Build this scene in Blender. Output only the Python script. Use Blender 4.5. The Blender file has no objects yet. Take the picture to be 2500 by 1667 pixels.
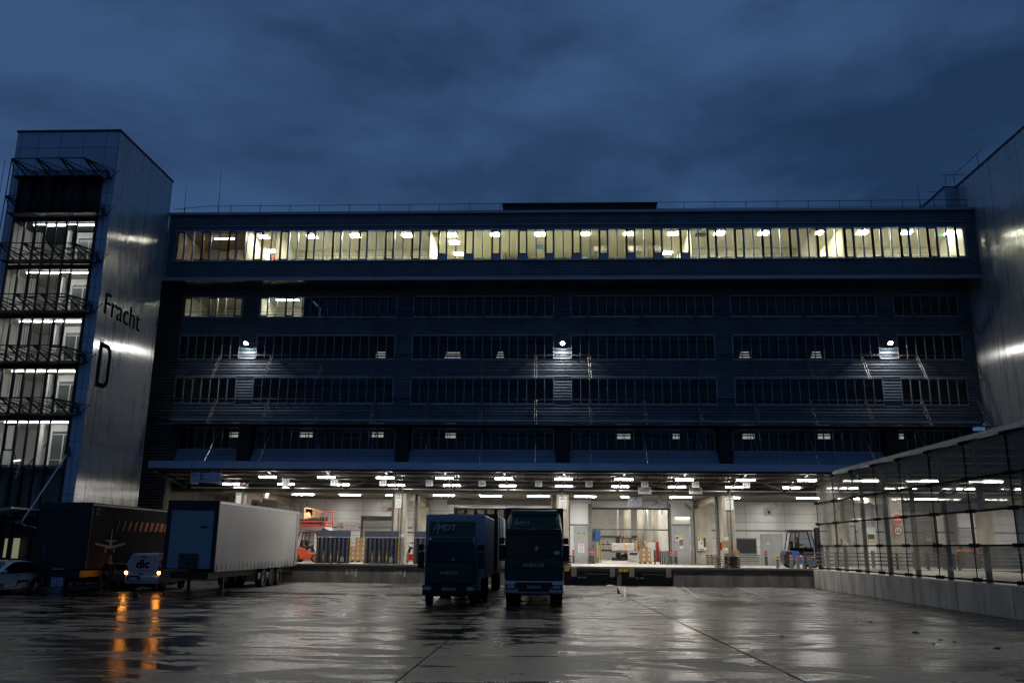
import bpy, bmesh, math, random
from mathutils import Vector, Matrix
R = math.radians
rnd = random.Random(7)
C = bpy.context.scene.collection
sc = bpy.context.scene

# ------------------------------------------------------------------ camera
CAMH = 2.35
PITCH, YAW, ROLL, FPX = 0.2354, -0.04357, 0.00977, 2084.9 / 2500.0
fw = Vector((math.sin(YAW)*math.cos(PITCH), math.cos(YAW)*math.cos(PITCH), math.sin(PITCH)))
rt = Vector((math.cos(YAW), -math.sin(YAW), 0.0))
up = rt.cross(fw)
rt2 = rt*math.cos(ROLL) + up*math.sin(ROLL)
up2 = up*math.cos(ROLL) - rt*math.sin(ROLL)
cam = bpy.data.cameras.new('camera'); cam.lens = 36.0*FPX; cam.sensor_width = 36.0
cam.clip_start = 0.1; cam.clip_end = 3000
co = bpy.data.objects.new('camera', cam); C.objects.link(co)
m = Matrix((rt2, up2, -fw)).transposed().to_4x4(); m.translation = Vector((0, 0, CAMH))
co.matrix_world = m
sc.camera = co

# ------------------------------------------------------------------ light, exposure
sc.view_settings.view_transform = 'Standard'; sc.view_settings.look = 'None'
sc.view_settings.gamma = 1.0; sc.view_settings.use_curve_mapping = False
sc.view_settings.exposure = 0.0
sc.cycles.max_bounces = 8; sc.cycles.diffuse_bounces = 3; sc.cycles.glossy_bounces = 4
sc.cycles.transparent_max_bounces = 16; sc.cycles.transmission_bounces = 6
sc.cycles.sample_clamp_indirect = 6.0
sc.cycles.caustics_reflective = False; sc.cycles.caustics_refractive = False
w = bpy.data.worlds.new('World'); sc.world = w; w.use_nodes = True
nt = w.node_tree; nt.nodes.clear()
def N(nt, t, **k):
    n = nt.nodes.new(t)
    for a, b in k.items(): setattr(n, a, b)
    return n
def L(nt, a, b): nt.links.new(a, b)
SUN_EL, SUN_ROT = R(1.0), R(200)
sky = N(nt, 'ShaderNodeTexSky', sky_type='NISHITA'); sky.sun_disc = False
sky.sun_elevation = SUN_EL; sky.sun_rotation = SUN_ROT; sky.dust_density = 0.3; sky.ozone_density = 4.0
tc = N(nt, 'ShaderNodeTexCoord')
mp = N(nt, 'ShaderNodeMapping'); mp.inputs['Scale'].default_value = (1.0, 1.0, 2.3); mp.inputs['Rotation'].default_value = (0.0, 0.15, 0.4); mp.inputs['Location'].default_value = (8.0, 8.0, 2.0)
L(nt, tc.outputs['Generated'], mp.inputs['Vector'])
n1 = N(nt, 'ShaderNodeTexNoise'); n1.inputs['Scale'].default_value = 1.55; n1.inputs['Detail'].default_value = 6; n1.inputs['Roughness'].default_value = 0.5; n1.inputs['Distortion'].default_value = 0.2
L(nt, mp.outputs['Vector'], n1.inputs['Vector'])
cr = N(nt, 'ShaderNodeValToRGB'); cr.color_ramp.elements[0].position = 0.35; cr.color_ramp.elements[1].position = 0.54
cr.color_ramp.elements[0].color = (0, 0, 0, 1); cr.color_ramp.elements[1].color = (1, 1, 1, 1)
n2 = N(nt, 'ShaderNodeTexNoise'); n2.inputs['Scale'].default_value = 4.6; n2.inputs['Detail'].default_value = 7; n2.inputs['Roughness'].default_value = 0.55; n2.inputs['Distortion'].default_value = 0.25
L(nt, mp.outputs['Vector'], n2.inputs['Vector'])
mixn = N(nt, 'ShaderNodeMix'); mixn.inputs['Factor'].default_value = 0.42
L(nt, n1.outputs['Fac'], mixn.inputs['A']); L(nt, n2.outputs['Fac'], mixn.inputs['B'])
L(nt, mixn.outputs['Result'], cr.inputs['Fac'])
tint = N(nt, 'ShaderNodeMix', data_type='RGBA', blend_type='MULTIPLY'); tint.inputs['Factor'].default_value = 1
SKYT = (0.42, 0.62, 1.1)
L(nt, sky.outputs['Color'], tint.inputs['A']); tint.inputs['B'].default_value = (*SKYT, 1)
over = N(nt, 'ShaderNodeMix', data_type='RGBA'); over.inputs['Factor'].default_value = 0.80
L(nt, tint.outputs['Result'], over.inputs['A']); over.inputs['B'].default_value = (0.39, 0.82, 1.72, 1)
cl = N(nt, 'ShaderNodeMix', data_type='RGBA')
L(nt, cr.outputs['Color'], cl.inputs['Factor']); L(nt, over.outputs['Result'], cl.inputs['B'])
dk = N(nt, 'ShaderNodeMix', data_type='RGBA', blend_type='MULTIPLY'); dk.inputs['Factor'].default_value = 1
L(nt, over.outputs['Result'], dk.inputs['A']); dk.inputs['B'].default_value = (0.33, 0.41, 0.44, 1)
L(nt, dk.outputs['Result'], cl.inputs['A'])
bg = N(nt, 'ShaderNodeBackground'); bg.inputs['Strength'].default_value = 0.13
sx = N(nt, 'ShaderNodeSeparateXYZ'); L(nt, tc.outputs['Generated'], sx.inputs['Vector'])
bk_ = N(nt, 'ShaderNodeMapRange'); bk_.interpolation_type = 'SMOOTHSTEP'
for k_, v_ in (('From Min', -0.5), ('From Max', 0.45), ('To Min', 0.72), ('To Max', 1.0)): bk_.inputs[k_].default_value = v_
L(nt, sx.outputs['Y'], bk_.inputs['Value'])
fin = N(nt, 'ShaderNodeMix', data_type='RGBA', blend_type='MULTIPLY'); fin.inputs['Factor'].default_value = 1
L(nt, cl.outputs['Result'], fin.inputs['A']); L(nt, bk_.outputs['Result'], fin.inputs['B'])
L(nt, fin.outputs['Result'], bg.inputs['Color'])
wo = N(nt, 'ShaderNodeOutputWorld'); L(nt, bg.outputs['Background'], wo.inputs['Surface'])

# ------------------------------------------------------------------ photo ray helpers (pixel of the 2500 px photo -> point at a real depth)
def ray(x, y):
    return rt2*((x-1250)/2084.9) + up2*((833.5-y)/2084.9) + fw
def W(x, y, Y):
    d = ray(x, y); return Vector((0, 0, CAMH)) + d*(Y/d.y)
def WZ(x, y, Z=0.0):
    d = ray(x, y); return Vector((0, 0, CAMH)) + d*((Z-CAMH)/d.z)

# ------------------------------------------------------------------ materials
def pmat(name, col, rough=0.6, metal=0.0, var=0.25, scale=1.5, bump=0.0, bscale=30, aniso=0.0, tang=None, stretch=(1,1,1), rvar=0.0, spec=0.5, coat=0.0):
    m = bpy.data.materials.new(name); m.use_nodes = True; nt = m.node_tree
    p = nt.nodes['Principled BSDF']
    p.inputs['Roughness'].default_value = rough; p.inputs['Metallic'].default_value = metal
    p.inputs['Specular IOR Level'].default_value = spec
    if coat: p.inputs['Coat Weight'].default_value = coat; p.inputs['Coat Roughness'].default_value = 0.06
    tc = N(nt, 'ShaderNodeTexCoord'); mp = N(nt, 'ShaderNodeMapping'); mp.inputs['Scale'].default_value = stretch
    L(nt, tc.outputs['Object'], mp.inputs['Vector'])
    ns = N(nt, 'ShaderNodeTexNoise'); ns.inputs['Scale'].default_value = scale; ns.inputs['Detail'].default_value = 6; ns.inputs['Roughness'].default_value = 0.6
    L(nt, mp.outputs['Vector'], ns.inputs['Vector'])
    mx = N(nt, 'ShaderNodeMix', data_type='RGBA')
    mr = N(nt, 'ShaderNodeMapRange'); mr.inputs['From Min'].default_value = 0.3; mr.inputs['From Max'].default_value = 0.7
    L(nt, ns.outputs['Fac'], mr.inputs['Value']); L(nt, mr.outputs['Result'], mx.inputs['Factor'])
    mx.inputs['A'].default_value = (*[c*(1-var) for c in col], 1); mx.inputs['B'].default_value = (*[min(1, c*(1+var*0.6)) for c in col], 1)
    L(nt, mx.outputs['Result'], p.inputs['Base Color'])
    if rvar:
        mr2 = N(nt, 'ShaderNodeMapRange'); mr2.inputs['To Min'].default_value = max(0.02, rough-rvar); mr2.inputs['To Max'].default_value = rough+rvar
        mr2.inputs['From Min'].default_value = 0.3; mr2.inputs['From Max'].default_value = 0.7
        L(nt, ns.outputs['Fac'], mr2.inputs['Value']); L(nt, mr2.outputs['Result'], p.inputs['Roughness'])
    if bump:
        nb = N(nt, 'ShaderNodeTexNoise'); nb.inputs['Scale'].default_value = bscale; nb.inputs['Detail'].default_value = 4
        L(nt, mp.outputs['Vector'], nb.inputs['Vector'])
        b = N(nt, 'ShaderNodeBump'); b.inputs['Strength'].default_value = bump; b.inputs['Distance'].default_value = 0.02
        L(nt, nb.outputs['Fac'], b.inputs['Height']); L(nt, b.outputs['Normal'], p.inputs['Normal'])
    if aniso:
        p.inputs['Anisotropic'].default_value = aniso
        v = N(nt, 'ShaderNodeCombineXYZ')
        for i in range(3): v.inputs[i].default_value = tang[i]
        L(nt, v.outputs['Vector'], p.inputs['Tangent'])
    return m
def ribbed(name, col, rough, metal, period, axis='Z', depth=0.03, var=0.2, strength=1.0, rvar=0.0):
    m = pmat(name, col, rough, metal, var=var, scale=0.8, rvar=rvar)
    nt = m.node_tree; p = nt.nodes['Principled BSDF']
    tc = nt.nodes['Texture Coordinate']; sp = N(nt, 'ShaderNodeSeparateXYZ'); L(nt, tc.outputs['Object'], sp.inputs['Vector'])
    mu = N(nt, 'ShaderNodeMath', operation='MULTIPLY'); mu.inputs[1].default_value = 2*math.pi/period
    L(nt, sp.outputs[axis], mu.inputs[0])
    si = N(nt, 'ShaderNodeMath', operation='SINE'); L(nt, mu.outputs[0], si.inputs[0])
    b = N(nt, 'ShaderNodeBump'); b.inputs['Strength'].default_value = strength; b.inputs['Distance'].default_value = depth
    L(nt, si.outputs[0], b.inputs['Height']); L(nt, b.outputs['Normal'], p.inputs['Normal'])
    return m
def emis(name, col, s):
    m = bpy.data.materials.new(name); m.use_nodes = True; nt = m.node_tree; nt.nodes.clear()
    e = N(nt, 'ShaderNodeEmission'); e.inputs['Color'].default_value = (*col, 1); e.inputs['Strength'].default_value = s
    o = N(nt, 'ShaderNodeOutputMaterial'); L(nt, e.outputs[0], o.inputs['Surface']); return m
def glass(name, tintc=(0.75, 0.82, 0.85), refl=1.0, dirt=0.0, ior=1.5):
    m = bpy.data.materials.new(name); m.use_nodes = True; nt = m.node_tree; nt.nodes.clear()
    t = N(nt, 'ShaderNodeBsdfTransparent'); t.inputs['Color'].default_value = (*tintc, 1)
    g = N(nt, 'ShaderNodeBsdfGlossy'); g.inputs['Roughness'].default_value = 0.03; g.inputs['Color'].default_value = (refl, refl, refl, 1)
    fr = N(nt, 'ShaderNodeFresnel'); fr.inputs['IOR'].default_value = ior
    mx = N(nt, 'ShaderNodeMixShader'); L(nt, fr.outputs[0], mx.inputs[0]); L(nt, t.outputs[0], mx.inputs[1]); L(nt, g.outputs[0], mx.inputs[2])
    o = N(nt, 'ShaderNodeOutputMaterial')
    last = mx
    if dirt:
        d = N(nt, 'ShaderNodeBsdfDiffuse'); d.inputs['Color'].default_value = (0.42, 0.42, 0.40, 1)
        ns = N(nt, 'ShaderNodeTexNoise'); ns.inputs['Scale'].default_value = 1.2; ns.inputs['Detail'].default_value = 8
        tcn = N(nt, 'ShaderNodeTexCoord'); mpn = N(nt, 'ShaderNodeMapping'); mpn.inputs['Scale'].default_value = (3, 3, 0.5)
        L(nt, tcn.outputs['Object'], mpn.inputs['Vector']); L(nt, mpn.outputs['Vector'], ns.inputs['Vector'])
        mr = N(nt, 'ShaderNodeMapRange'); mr.inputs['To Min'].default_value = dirt*0.7; mr.inputs['To Max'].default_value = dirt*1.25
        L(nt, ns.outputs['Fac'], mr.inputs['Value'])
        m2 = N(nt, 'ShaderNodeMixShader'); L(nt, mr.outputs['Result'], m2.inputs[0]); L(nt, mx.outputs[0], m2.inputs[1]); L(nt, d.outputs[0], m2.inputs[2]); last = m2
    L(nt, last.outputs[0], o.inputs['Surface']); return m

M = {}
M['clad'] = ribbed('corrugated_cladding', (0.14, 0.18, 0.225), 0.55, 0.35, 0.2, depth=0.02, var=0.3, strength=0.6)
M['clad_dark'] = ribbed('dark_louvre_cladding', (0.10, 0.09, 0.08), 0.55, 0.2, 0.2, depth=0.03)
M['trim'] = pmat('trim_metal', (0.42, 0.45, 0.50), 0.40, 0.5, var=0.12, scale=0.6, stretch=(0.3, 1, 1))
M['fascia'] = pmat('fascia_metal', (0.42, 0.56, 0.74), 0.45, 0.3, var=0.15, scale=0.4)
M['alu'] = pmat('aluminium', (0.62, 0.63, 0.64), 0.34, 0.8, var=0.1)
M['panel'] = pmat('brushed_panel', (0.60, 0.60, 0.585), 0.29, 0.68, var=0.16, scale=0.7, stretch=(1, 3, 0.25), rvar=0.04, aniso=1.0, tang=(0, 1, 0), bump=0.03, bscale=1.2)
M['panel_f'] = pmat('front_panel', (0.44, 0.58, 0.74), 0.45, 0.3, var=0.10, scale=0.7)
M['black'] = pmat('black_steel', (0.012, 0.012, 0.013), 0.5, 0.0, var=0.3)
M['matt'] = pmat('matt_black', (0.010, 0.010, 0.011), 0.9, 0.0, var=0.3, spec=0.1)
M['dark'] = pmat('dark_frame', (0.03, 0.032, 0.036), 0.45, 0.3, var=0.2)
M['soffit'] = pmat('soffit_sheet', (0.20, 0.19, 0.17), 0.20, 0.8, var=0.2, scale=0.5)
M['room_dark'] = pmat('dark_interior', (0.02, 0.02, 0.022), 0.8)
M['blind'] = ribbed('window_blind', (0.22, 0.25, 0.30), 0.7, 0.0, 0.07, depth=0.01)
M['concrete'] = pmat('concrete', (0.50, 0.46, 0.375), 0.8, var=0.35, scale=1.4, bump=0.3, bscale=14, stretch=(1, 1, 0.5))
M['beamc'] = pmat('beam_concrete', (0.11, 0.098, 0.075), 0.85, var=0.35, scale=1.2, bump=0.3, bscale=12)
M['concrete_d'] = pmat('stained_concrete', (0.17, 0.16, 0.145), 0.8, var=0.5, scale=1.1, bump=0.3, bscale=10, stretch=(1.5, 1.5, 0.35))
M['concrete_w'] = pmat('ramp_concrete', (0.36, 0.35, 0.33), 0.75, var=0.45, scale=1.3, bump=0.25, bscale=9, stretch=(1.5, 1.5, 0.3))
M['dockfloor'] = pmat('dock_floor', (0.52, 0.49, 0.43), 0.5, var=0.3, scale=0.8, rvar=0.15)
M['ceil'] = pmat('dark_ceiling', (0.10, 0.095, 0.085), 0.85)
M['deck'] = pmat('deck_sheet', (0.16, 0.145, 0.12), 0.33, 0.35, var=0.2)
M['steel'] = pmat('galvanised_steel', (0.20, 0.19, 0.175), 0.5, 0.4, var=0.3)
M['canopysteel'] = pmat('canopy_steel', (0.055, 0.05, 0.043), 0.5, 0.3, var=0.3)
M['steel_d'] = pmat('dark_steel', (0.07, 0.07, 0.07), 0.5, 0.4, var=0.3)
M['white'] = pmat('white_sheet', (0.84, 0.83, 0.80), 0.4, 0.0, var=0.1)
M['paint_w'] = pmat('white_paint', (0.78, 0.78, 0.76), 0.5, var=0.1)
M['wallpan'] = pmat('sandwich_panel', (0.78, 0.78, 0.77), 0.33, 0.35, var=0.14, scale=0.5, stretch=(1.2, 1, 0.15), rvar=0.08, aniso=0.6, tang=(0, 0, 1))
M['doorgrey'] = pmat('grey_door', (0.44, 0.45, 0.46), 0.42, 0.3, var=0.12)
M['block'] = pmat('blockwork', (0.66, 0.64, 0.60), 0.85, var=0.15)
M['tile'] = pmat('wall_tile', (0.72, 0.70, 0.60), 0.35, var=0.06)
M['plaster'] = pmat('plaster', (0.62, 0.60, 0.48), 0.8, var=0.12, scale=0.4)
M['plaster_b'] = pmat('brown_plaster', (0.34, 0.27, 0.19), 0.8, var=0.15, scale=0.4)
M['black_rub'] = pmat('rubber', (0.015, 0.015, 0.015), 0.8)
M['red'] = pmat('red_paint', (0.55, 0.03, 0.02), 0.4, var=0.2)
M['orange'] = pmat('orange_red_paint', (0.80, 0.10, 0.03), 0.4, var=0.15)
M['yellow'] = pmat('yellow_paint', (0.85, 0.55, 0.03), 0.45, var=0.15)
M['amber'] = pmat('orange_pole_paint', (0.85, 0.33, 0.02), 0.45, var=0.15)
M['green'] = pmat('green_paint', (0.009, 0.06, 0.028), 0.35, 0.0, var=0.15, coat=0.15)
M['sgreen'] = pmat('sign_green', (0.01, 0.28, 0.10), 0.5)
M['blue'] = pmat('blue_paint', (0.02, 0.12, 0.36), 0.4, var=0.1)
M['navy'] = pmat('navy_sheet', (0.04, 0.09, 0.25), 0.6)
M['card'] = pmat('cardboard', (0.46, 0.29, 0.15), 0.8, var=0.2)
M['wood'] = pmat('pallet_wood', (0.22, 0.16, 0.09), 0.85, var=0.4)
M['foil'] = pmat('plastic_wrap', (0.70, 0.68, 0.66), 0.2, var=0.35, scale=4, bump=0.8, bscale=8)
M['tarp'] = pmat('silver_curtain', (0.46, 0.45, 0.43), 0.42, 0.15, var=0.10, scale=0.9, bump=0.25, bscale=1.1, stretch=(1, 0.6, 0.6), rvar=0.08)
M['tarp_d'] = pmat('dark_curtain', (0.030, 0.026, 0.023), 0.9, spec=0.1, var=0.2, bump=0.3, bscale=1.0)
M['front_bl'] = pmat('trailer_front_wall', (0.30, 0.39, 0.46), 0.45, 0.0, var=0.12)
M['boxblue'] = pmat('box_body', (0.37, 0.44, 0.52), 0.42, 0.0, var=0.10)
M['carsilver'] = pmat('car_silver', (0.80, 0.74, 0.70), 0.35, 0.05, var=0.05, coat=0.8)
M['vanwhite'] = pmat('van_white', (0.70, 0.74, 0.80), 0.3, 0.0, var=0.06, coat=0.5)
M['glassblack'] = pmat('vehicle_glass', (0.006, 0.006, 0.008), 0.08, 0.0, var=0.1)
M['chrome'] = pmat('wheel_metal', (0.55, 0.55, 0.55), 0.25, 0.9)
M['lamp_glass'] = pmat('lamp_glass', (0.45, 0.50, 0.55), 0.1, 0.3)
M['skin'] = pmat('skin', (0.42, 0.25, 0.17), 0.6)
M['cloth'] = pmat('dark_cloth', (0.015, 0.015, 0.02), 0.9)
M['hair'] = pmat('hair', (0.03, 0.02, 0.012), 0.7)
M['hivis'] = pmat('hi_vis_yellow', (0.62, 0.72, 0.03), 0.7)
M['text_b'] = pmat('black_lettering', (0.008, 0.008, 0.008), 1.0, spec=0.0)
M['text_w'] = pmat('pale_lettering', (0.88, 0.90, 0.92), 0.5)
M['text_r'] = pmat('red_lettering', (0.42, 0.02, 0.03), 0.6)
M['stripe_w'] = pmat('dirty_white_band', (0.34, 0.31, 0.28), 0.7, var=0.5, scale=12)
M['text_g'] = pmat('grey_lettering', (0.25, 0.25, 0.25), 0.6)
M['text_gd'] = pmat('dark_grey_lettering', (0.09, 0.09, 0.09), 0.6)
M['roller'] = ribbed('roller_shutter', (0.55, 0.54, 0.51), 0.45, 0.3, 0.16, depth=0.03)
M['ribgrey'] = pmat('leveller_grey', (0.095, 0.11, 0.15), 0.45, 0.3, var=0.3)
M['paintline'] = pmat('worn_line_paint', (0.42, 0.40, 0.36), 0.4, var=0.6, scale=3)
M['stencil'] = pmat('worn_stencil_paint', (0.55, 0.53, 0.50), 0.8, var=0.5, scale=6)
M['stripe_o'] = pmat('orange_print', (0.50, 0.10, 0.015), 0.6)
M['print_g'] = pmat('grey_print', (0.30, 0.31, 0.31), 0.6)
M['fg'] = glass('facade_glass', (0.70, 0.74, 0.76), 0.9)
M['fg_dark'] = glass('tinted_glass', (0.30, 0.33, 0.36), 0.9)
M['rg'] = glass('ramp_glass', (0.72, 0.73, 0.70), 0.6, dirt=0.27)
M['tube'] = emis('fluorescent_tube', (1.0, 0.955, 0.89), 78.0)
M['tubeside'] = emis('tube_side', (1.0, 0.97, 0.94), 15.0)
M['tubeC'] = emis('recessed_tube', (1.0, 0.965, 0.91), 125.0)
M['tubeH'] = emis('hall_tube', (1.0, 0.96, 0.90), 80.0)
M['warmtube'] = emis('warm_tube', (1.0, 0.85, 0.5), 9.0)
M['panelL'] = emis('ceiling_panel', (1.0, 0.945, 0.70), 150.0)
M['panelD'] = emis('dim_ceiling_strip', (1.0, 0.93, 0.72), 170.0)
M['officestrip'] = emis('office_strip', (1.0, 0.95, 0.78), 75.0)
M['strip'] = emis('corridor_strip', (0.98, 0.95, 0.90), 24.0)
M['flood'] = emis('flood_lamp', (1.0, 0.98, 0.95), 1050.0)
M['dimglow'] = emis('dim_office_glow', (1.0, 0.97, 0.85), 0.9)
M['indic'] = emis('indicator', (1.0, 0.32, 0.035), 85.0)
M['side_o'] = emis('side_marker', (1.0, 0.25, 0.04), 1.5)
M['greenl'] = emis('exit_green', (0.25, 1.0, 0.7), 1.6)
M['blueoff'] = pmat('blue_bin', (0.03, 0.12, 0.3), 0.5)

# ------------------------------------------------------------------ mesh builder
class MB:
    def __init__(s): s.v = []; s.f = []
    def quad(s, a, b, c, d):
        i = len(s.v); s.v += [Vector(a), Vector(b), Vector(c), Vector(d)]; s.f.append((i, i+1, i+2, i+3)); return s
    def poly(s, pts):
        i = len(s.v); s.v += [Vector(p) for p in pts]; s.f.append(tuple(range(i, i+len(pts)))); return s
    def box(s, x0, x1, y0, y1, z0, z1, mat=None):
        if x0 > x1: x0, x1 = x1, x0
        if y0 > y1: y0, y1 = y1, y0
        if z0 > z1: z0, z1 = z1, z0
        i = len(s.v); P = [Vector((x, y, z)) for z in (z0, z1) for y in (y0, y1) for x in (x0, x1)]
        if mat is not None: P = [mat @ p for p in P]
        s.v += P
        for q in ((0,2,3,1),(4,5,7,6),(0,1,5,4),(2,6,7,3),(0,4,6,2),(1,3,7,5)): s.f.append(tuple(i+k for k in q))
        return s
    def tube(s, p, q, r, n=8, r2=None, cap=True):
        p = Vector(p); q = Vector(q); d = (q-p)
        if d.length < 1e-6: return s
        d.normalize(); a = d.orthogonal().normalized(); b = d.cross(a)
        r2 = r if r2 is None else r2; i = len(s.v)
        for c, rr in ((p, r), (q, r2)):
            for k in range(n):
                t = 2*math.pi*k/n + math.pi/n; s.v.append(c + a*math.cos(t)*rr + b*math.sin(t)*rr)
        for k in range(n):
            j = (k+1) % n; s.f.append((i+k, i+j, i+n+j, i+n+k))
        if cap: s.f.append(tuple(i+n-1-k for k in range(n))); s.f.append(tuple(i+n+k for k in range(n)))
        return s
    def path(s, pts, r, n=6):
        for a, b in zip(pts, pts[1:]): s.tube(a, b, r, n)
        return s
    def prism(s, pts, axis, a, b):
        def mk(u, v, t):
            return Vector((t, u, v)) if axis == 'x' else Vector((u, t, v)) if axis == 'y' else Vector((u, v, t))
        i = len(s.v); n = len(pts)
        s.v += [mk(u, v, a) for u, v in pts] + [mk(u, v, b) for u, v in pts]
        s.f.append(tuple(i+k for k in range(n))); s.f.append(tuple(i+2*n-1-k for k in range(n)))
        for k in range(n):
            j = (k+1) % n; s.f.append((i+k, i+n+k, i+n+j, i+j))
        return s
    def clusters(s):
        par = list(range(len(s.v)))
        def find(a):
            while par[a] != a: par[a] = par[par[a]]; a = par[a]
            return a
        for f in s.f:
            for k in f[1:]: par[find(k)] = find(f[0])
        g = {}
        for i in range(len(s.v)): g.setdefault(find(i), []).append(i)
        cl = [[idx, [min(s.v[i][k] for i in idx)-.02 for k in range(3)], [max(s.v[i][k] for i in idx)+.02 for k in range(3)]] for idx in g.values()]
        merged = True
        while merged:
            merged = False; out = []
            for c in cl:
                for o in out:
                    if all(c[1][k] <= o[2][k] and o[1][k] <= c[2][k] for k in range(3)):
                        o[0] += c[0]; o[1] = [min(a, b) for a, b in zip(o[1], c[1])]; o[2] = [max(a, b) for a, b in zip(o[2], c[2])]; merged = True; break
                else: out.append(c)
            cl = out
        return cl
    def build(s, name, mat, parent=None, local=False, bevel=0.0, smooth=False, recalc=True, split=False):
        if split:
            cl = s.clusters()
            if 1 < len(cl) <= 100:
                last = None
                for idx, _, _ in cl:
                    idx = sorted(idx); mp = {o: n for n, o in enumerate(idx)}; t = MB(); t.v = [s.v[i] for i in idx]
                    t.f = [tuple(mp[k] for k in f) for f in s.f if f[0] in mp]
                    last = t.build(name, mat, parent, local, bevel, smooth, recalc)
                return last
        me = bpy.data.meshes.new(name)
        off = Vector((0, 0, 0))
        if parent is not None and not local:
            r = parent
            while r.parent: r = r.parent
            off = r.location
        me.from_pydata([tuple(v-off) for v in s.v], [], s.f)
        if recalc:
            bm = bmesh.new(); bm.from_mesh(me); bmesh.ops.recalc_face_normals(bm, faces=bm.faces); bm.to_mesh(me); bm.free()
        me.materials.append(M[mat] if isinstance(mat, str) else mat)
        if smooth:
            for p in me.polygons: p.use_smooth = True
        o = bpy.data.objects.new(name, me); C.objects.link(o)
        if parent is not None: o.parent = parent
        if bevel:
            b = o.modifiers.new('bevel', 'BEVEL'); b.width = bevel; b.segments = 2; b.limit_method = 'ANGLE'; b.angle_limit = R(40)
        return o
def tag(o, label=None, cat=None, group=None, kind=None):
    if label: o['label'] = label
    if cat: o['category'] = cat
    if group: o['group'] = group
    if kind: o['kind'] = kind
    return o
def thing(name, label, cat, loc=(0, 0, 0), rotz=0.0, group=None):
    o = bpy.data.objects.new(name, None); C.objects.link(o); o.location = loc; o.rotation_euler = (0, 0, rotz)
    o.empty_display_size = 0.3
    return tag(o, label, cat, group)
def kids(o): return [c for c in bpy.data.objects if c.parent == o]
def copy_tree(o, parent=None, loc=None, rotz=None, label=None):
    c = o.copy(); C.objects.link(c)
    if parent is not None: c.parent = parent
    if loc is not None: c.location = loc
    if rotz is not None: c.rotation_euler = (0, 0, rotz)
    if label: c['label'] = label
    for k in list(kids(o)): copy_tree(k, c)
    return c
def text(body, parent, mat, box, plane='front', name='lettering', depth=0.01, world=True, bold=0.0, shear=0.0):
    """body fitted to box = (origin, width, height) on a plane: 'front' faces -Y, 'px' faces +X, 'back' faces +Y."""
    cu = bpy.data.curves.new(name, 'FONT'); cu.body = body; cu.size = 1; cu.extrude = 0.0; cu.offset = bold; cu.resolution_u = 3; cu.shear = shear
    cu.align_x = 'LEFT'
    t = bpy.data.objects.new('tmp', cu); C.objects.link(t)
    dg = bpy.context.evaluated_depsgraph_get(); me = bpy.data.meshes.new_from_object(t.evaluated_get(dg))
    bpy.data.objects.remove(t); bpy.data.curves.remove(cu)
    xs = [v.co.x for v in me.vertices]; ys = [v.co.y for v in me.vertices]
    x0, x1, y0, y1 = min(xs), max(xs), min(ys), max(ys)
    o, wd, ht = box; o = Vector(o)
    off = Vector((0, 0, 0))
    if world and parent is not None:
        r = parent
        while r.parent: r = r.parent
        off = r.location
    ax = {'front': (Vector((1,0,0)), Vector((0,0,1)), Vector((0,-1,0))), 'px': (Vector((0,1,0)), Vector((0,0,1)), Vector((1,0,0))),
          'back': (Vector((-1,0,0)), Vector((0,0,1)), Vector((0,1,0)))}[plane]
    bm = bmesh.new(); bm.from_mesh(me)
    r = bmesh.ops.extrude_face_region(bm, geom=bm.faces[:])
    top = {v for v in r['geom'] if isinstance(v, bmesh.types.BMVert)}
    for v in bm.verts:
        u = (v.co.x-x0)/(x1-x0)*wd; q = (v.co.y-y0)/(y1-y0)*ht
        v.co = o + ax[0]*u + ax[1]*q + ax[2]*(depth if v in top else 0.001) - off
    bmesh.ops.recalc_face_normals(bm, faces=bm.faces)
    bm.to_mesh(me); bm.free(); me.materials.clear(); me.materials.append(M[mat])
    ob = bpy.data.objects.new(name, me); C.objects.link(ob); ob.parent = parent
    return ob
ORD = ['first', 'second', 'third', 'fourth', 'fifth', 'sixth', 'seventh', 'eighth', 'ninth', 'tenth', 'eleventh', 'twelfth', 'thirteenth', 'fourteenth', 'fifteenth', 'sixteenth', 'seventeenth', 'eighteenth', 'nineteenth', 'twentieth']

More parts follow.
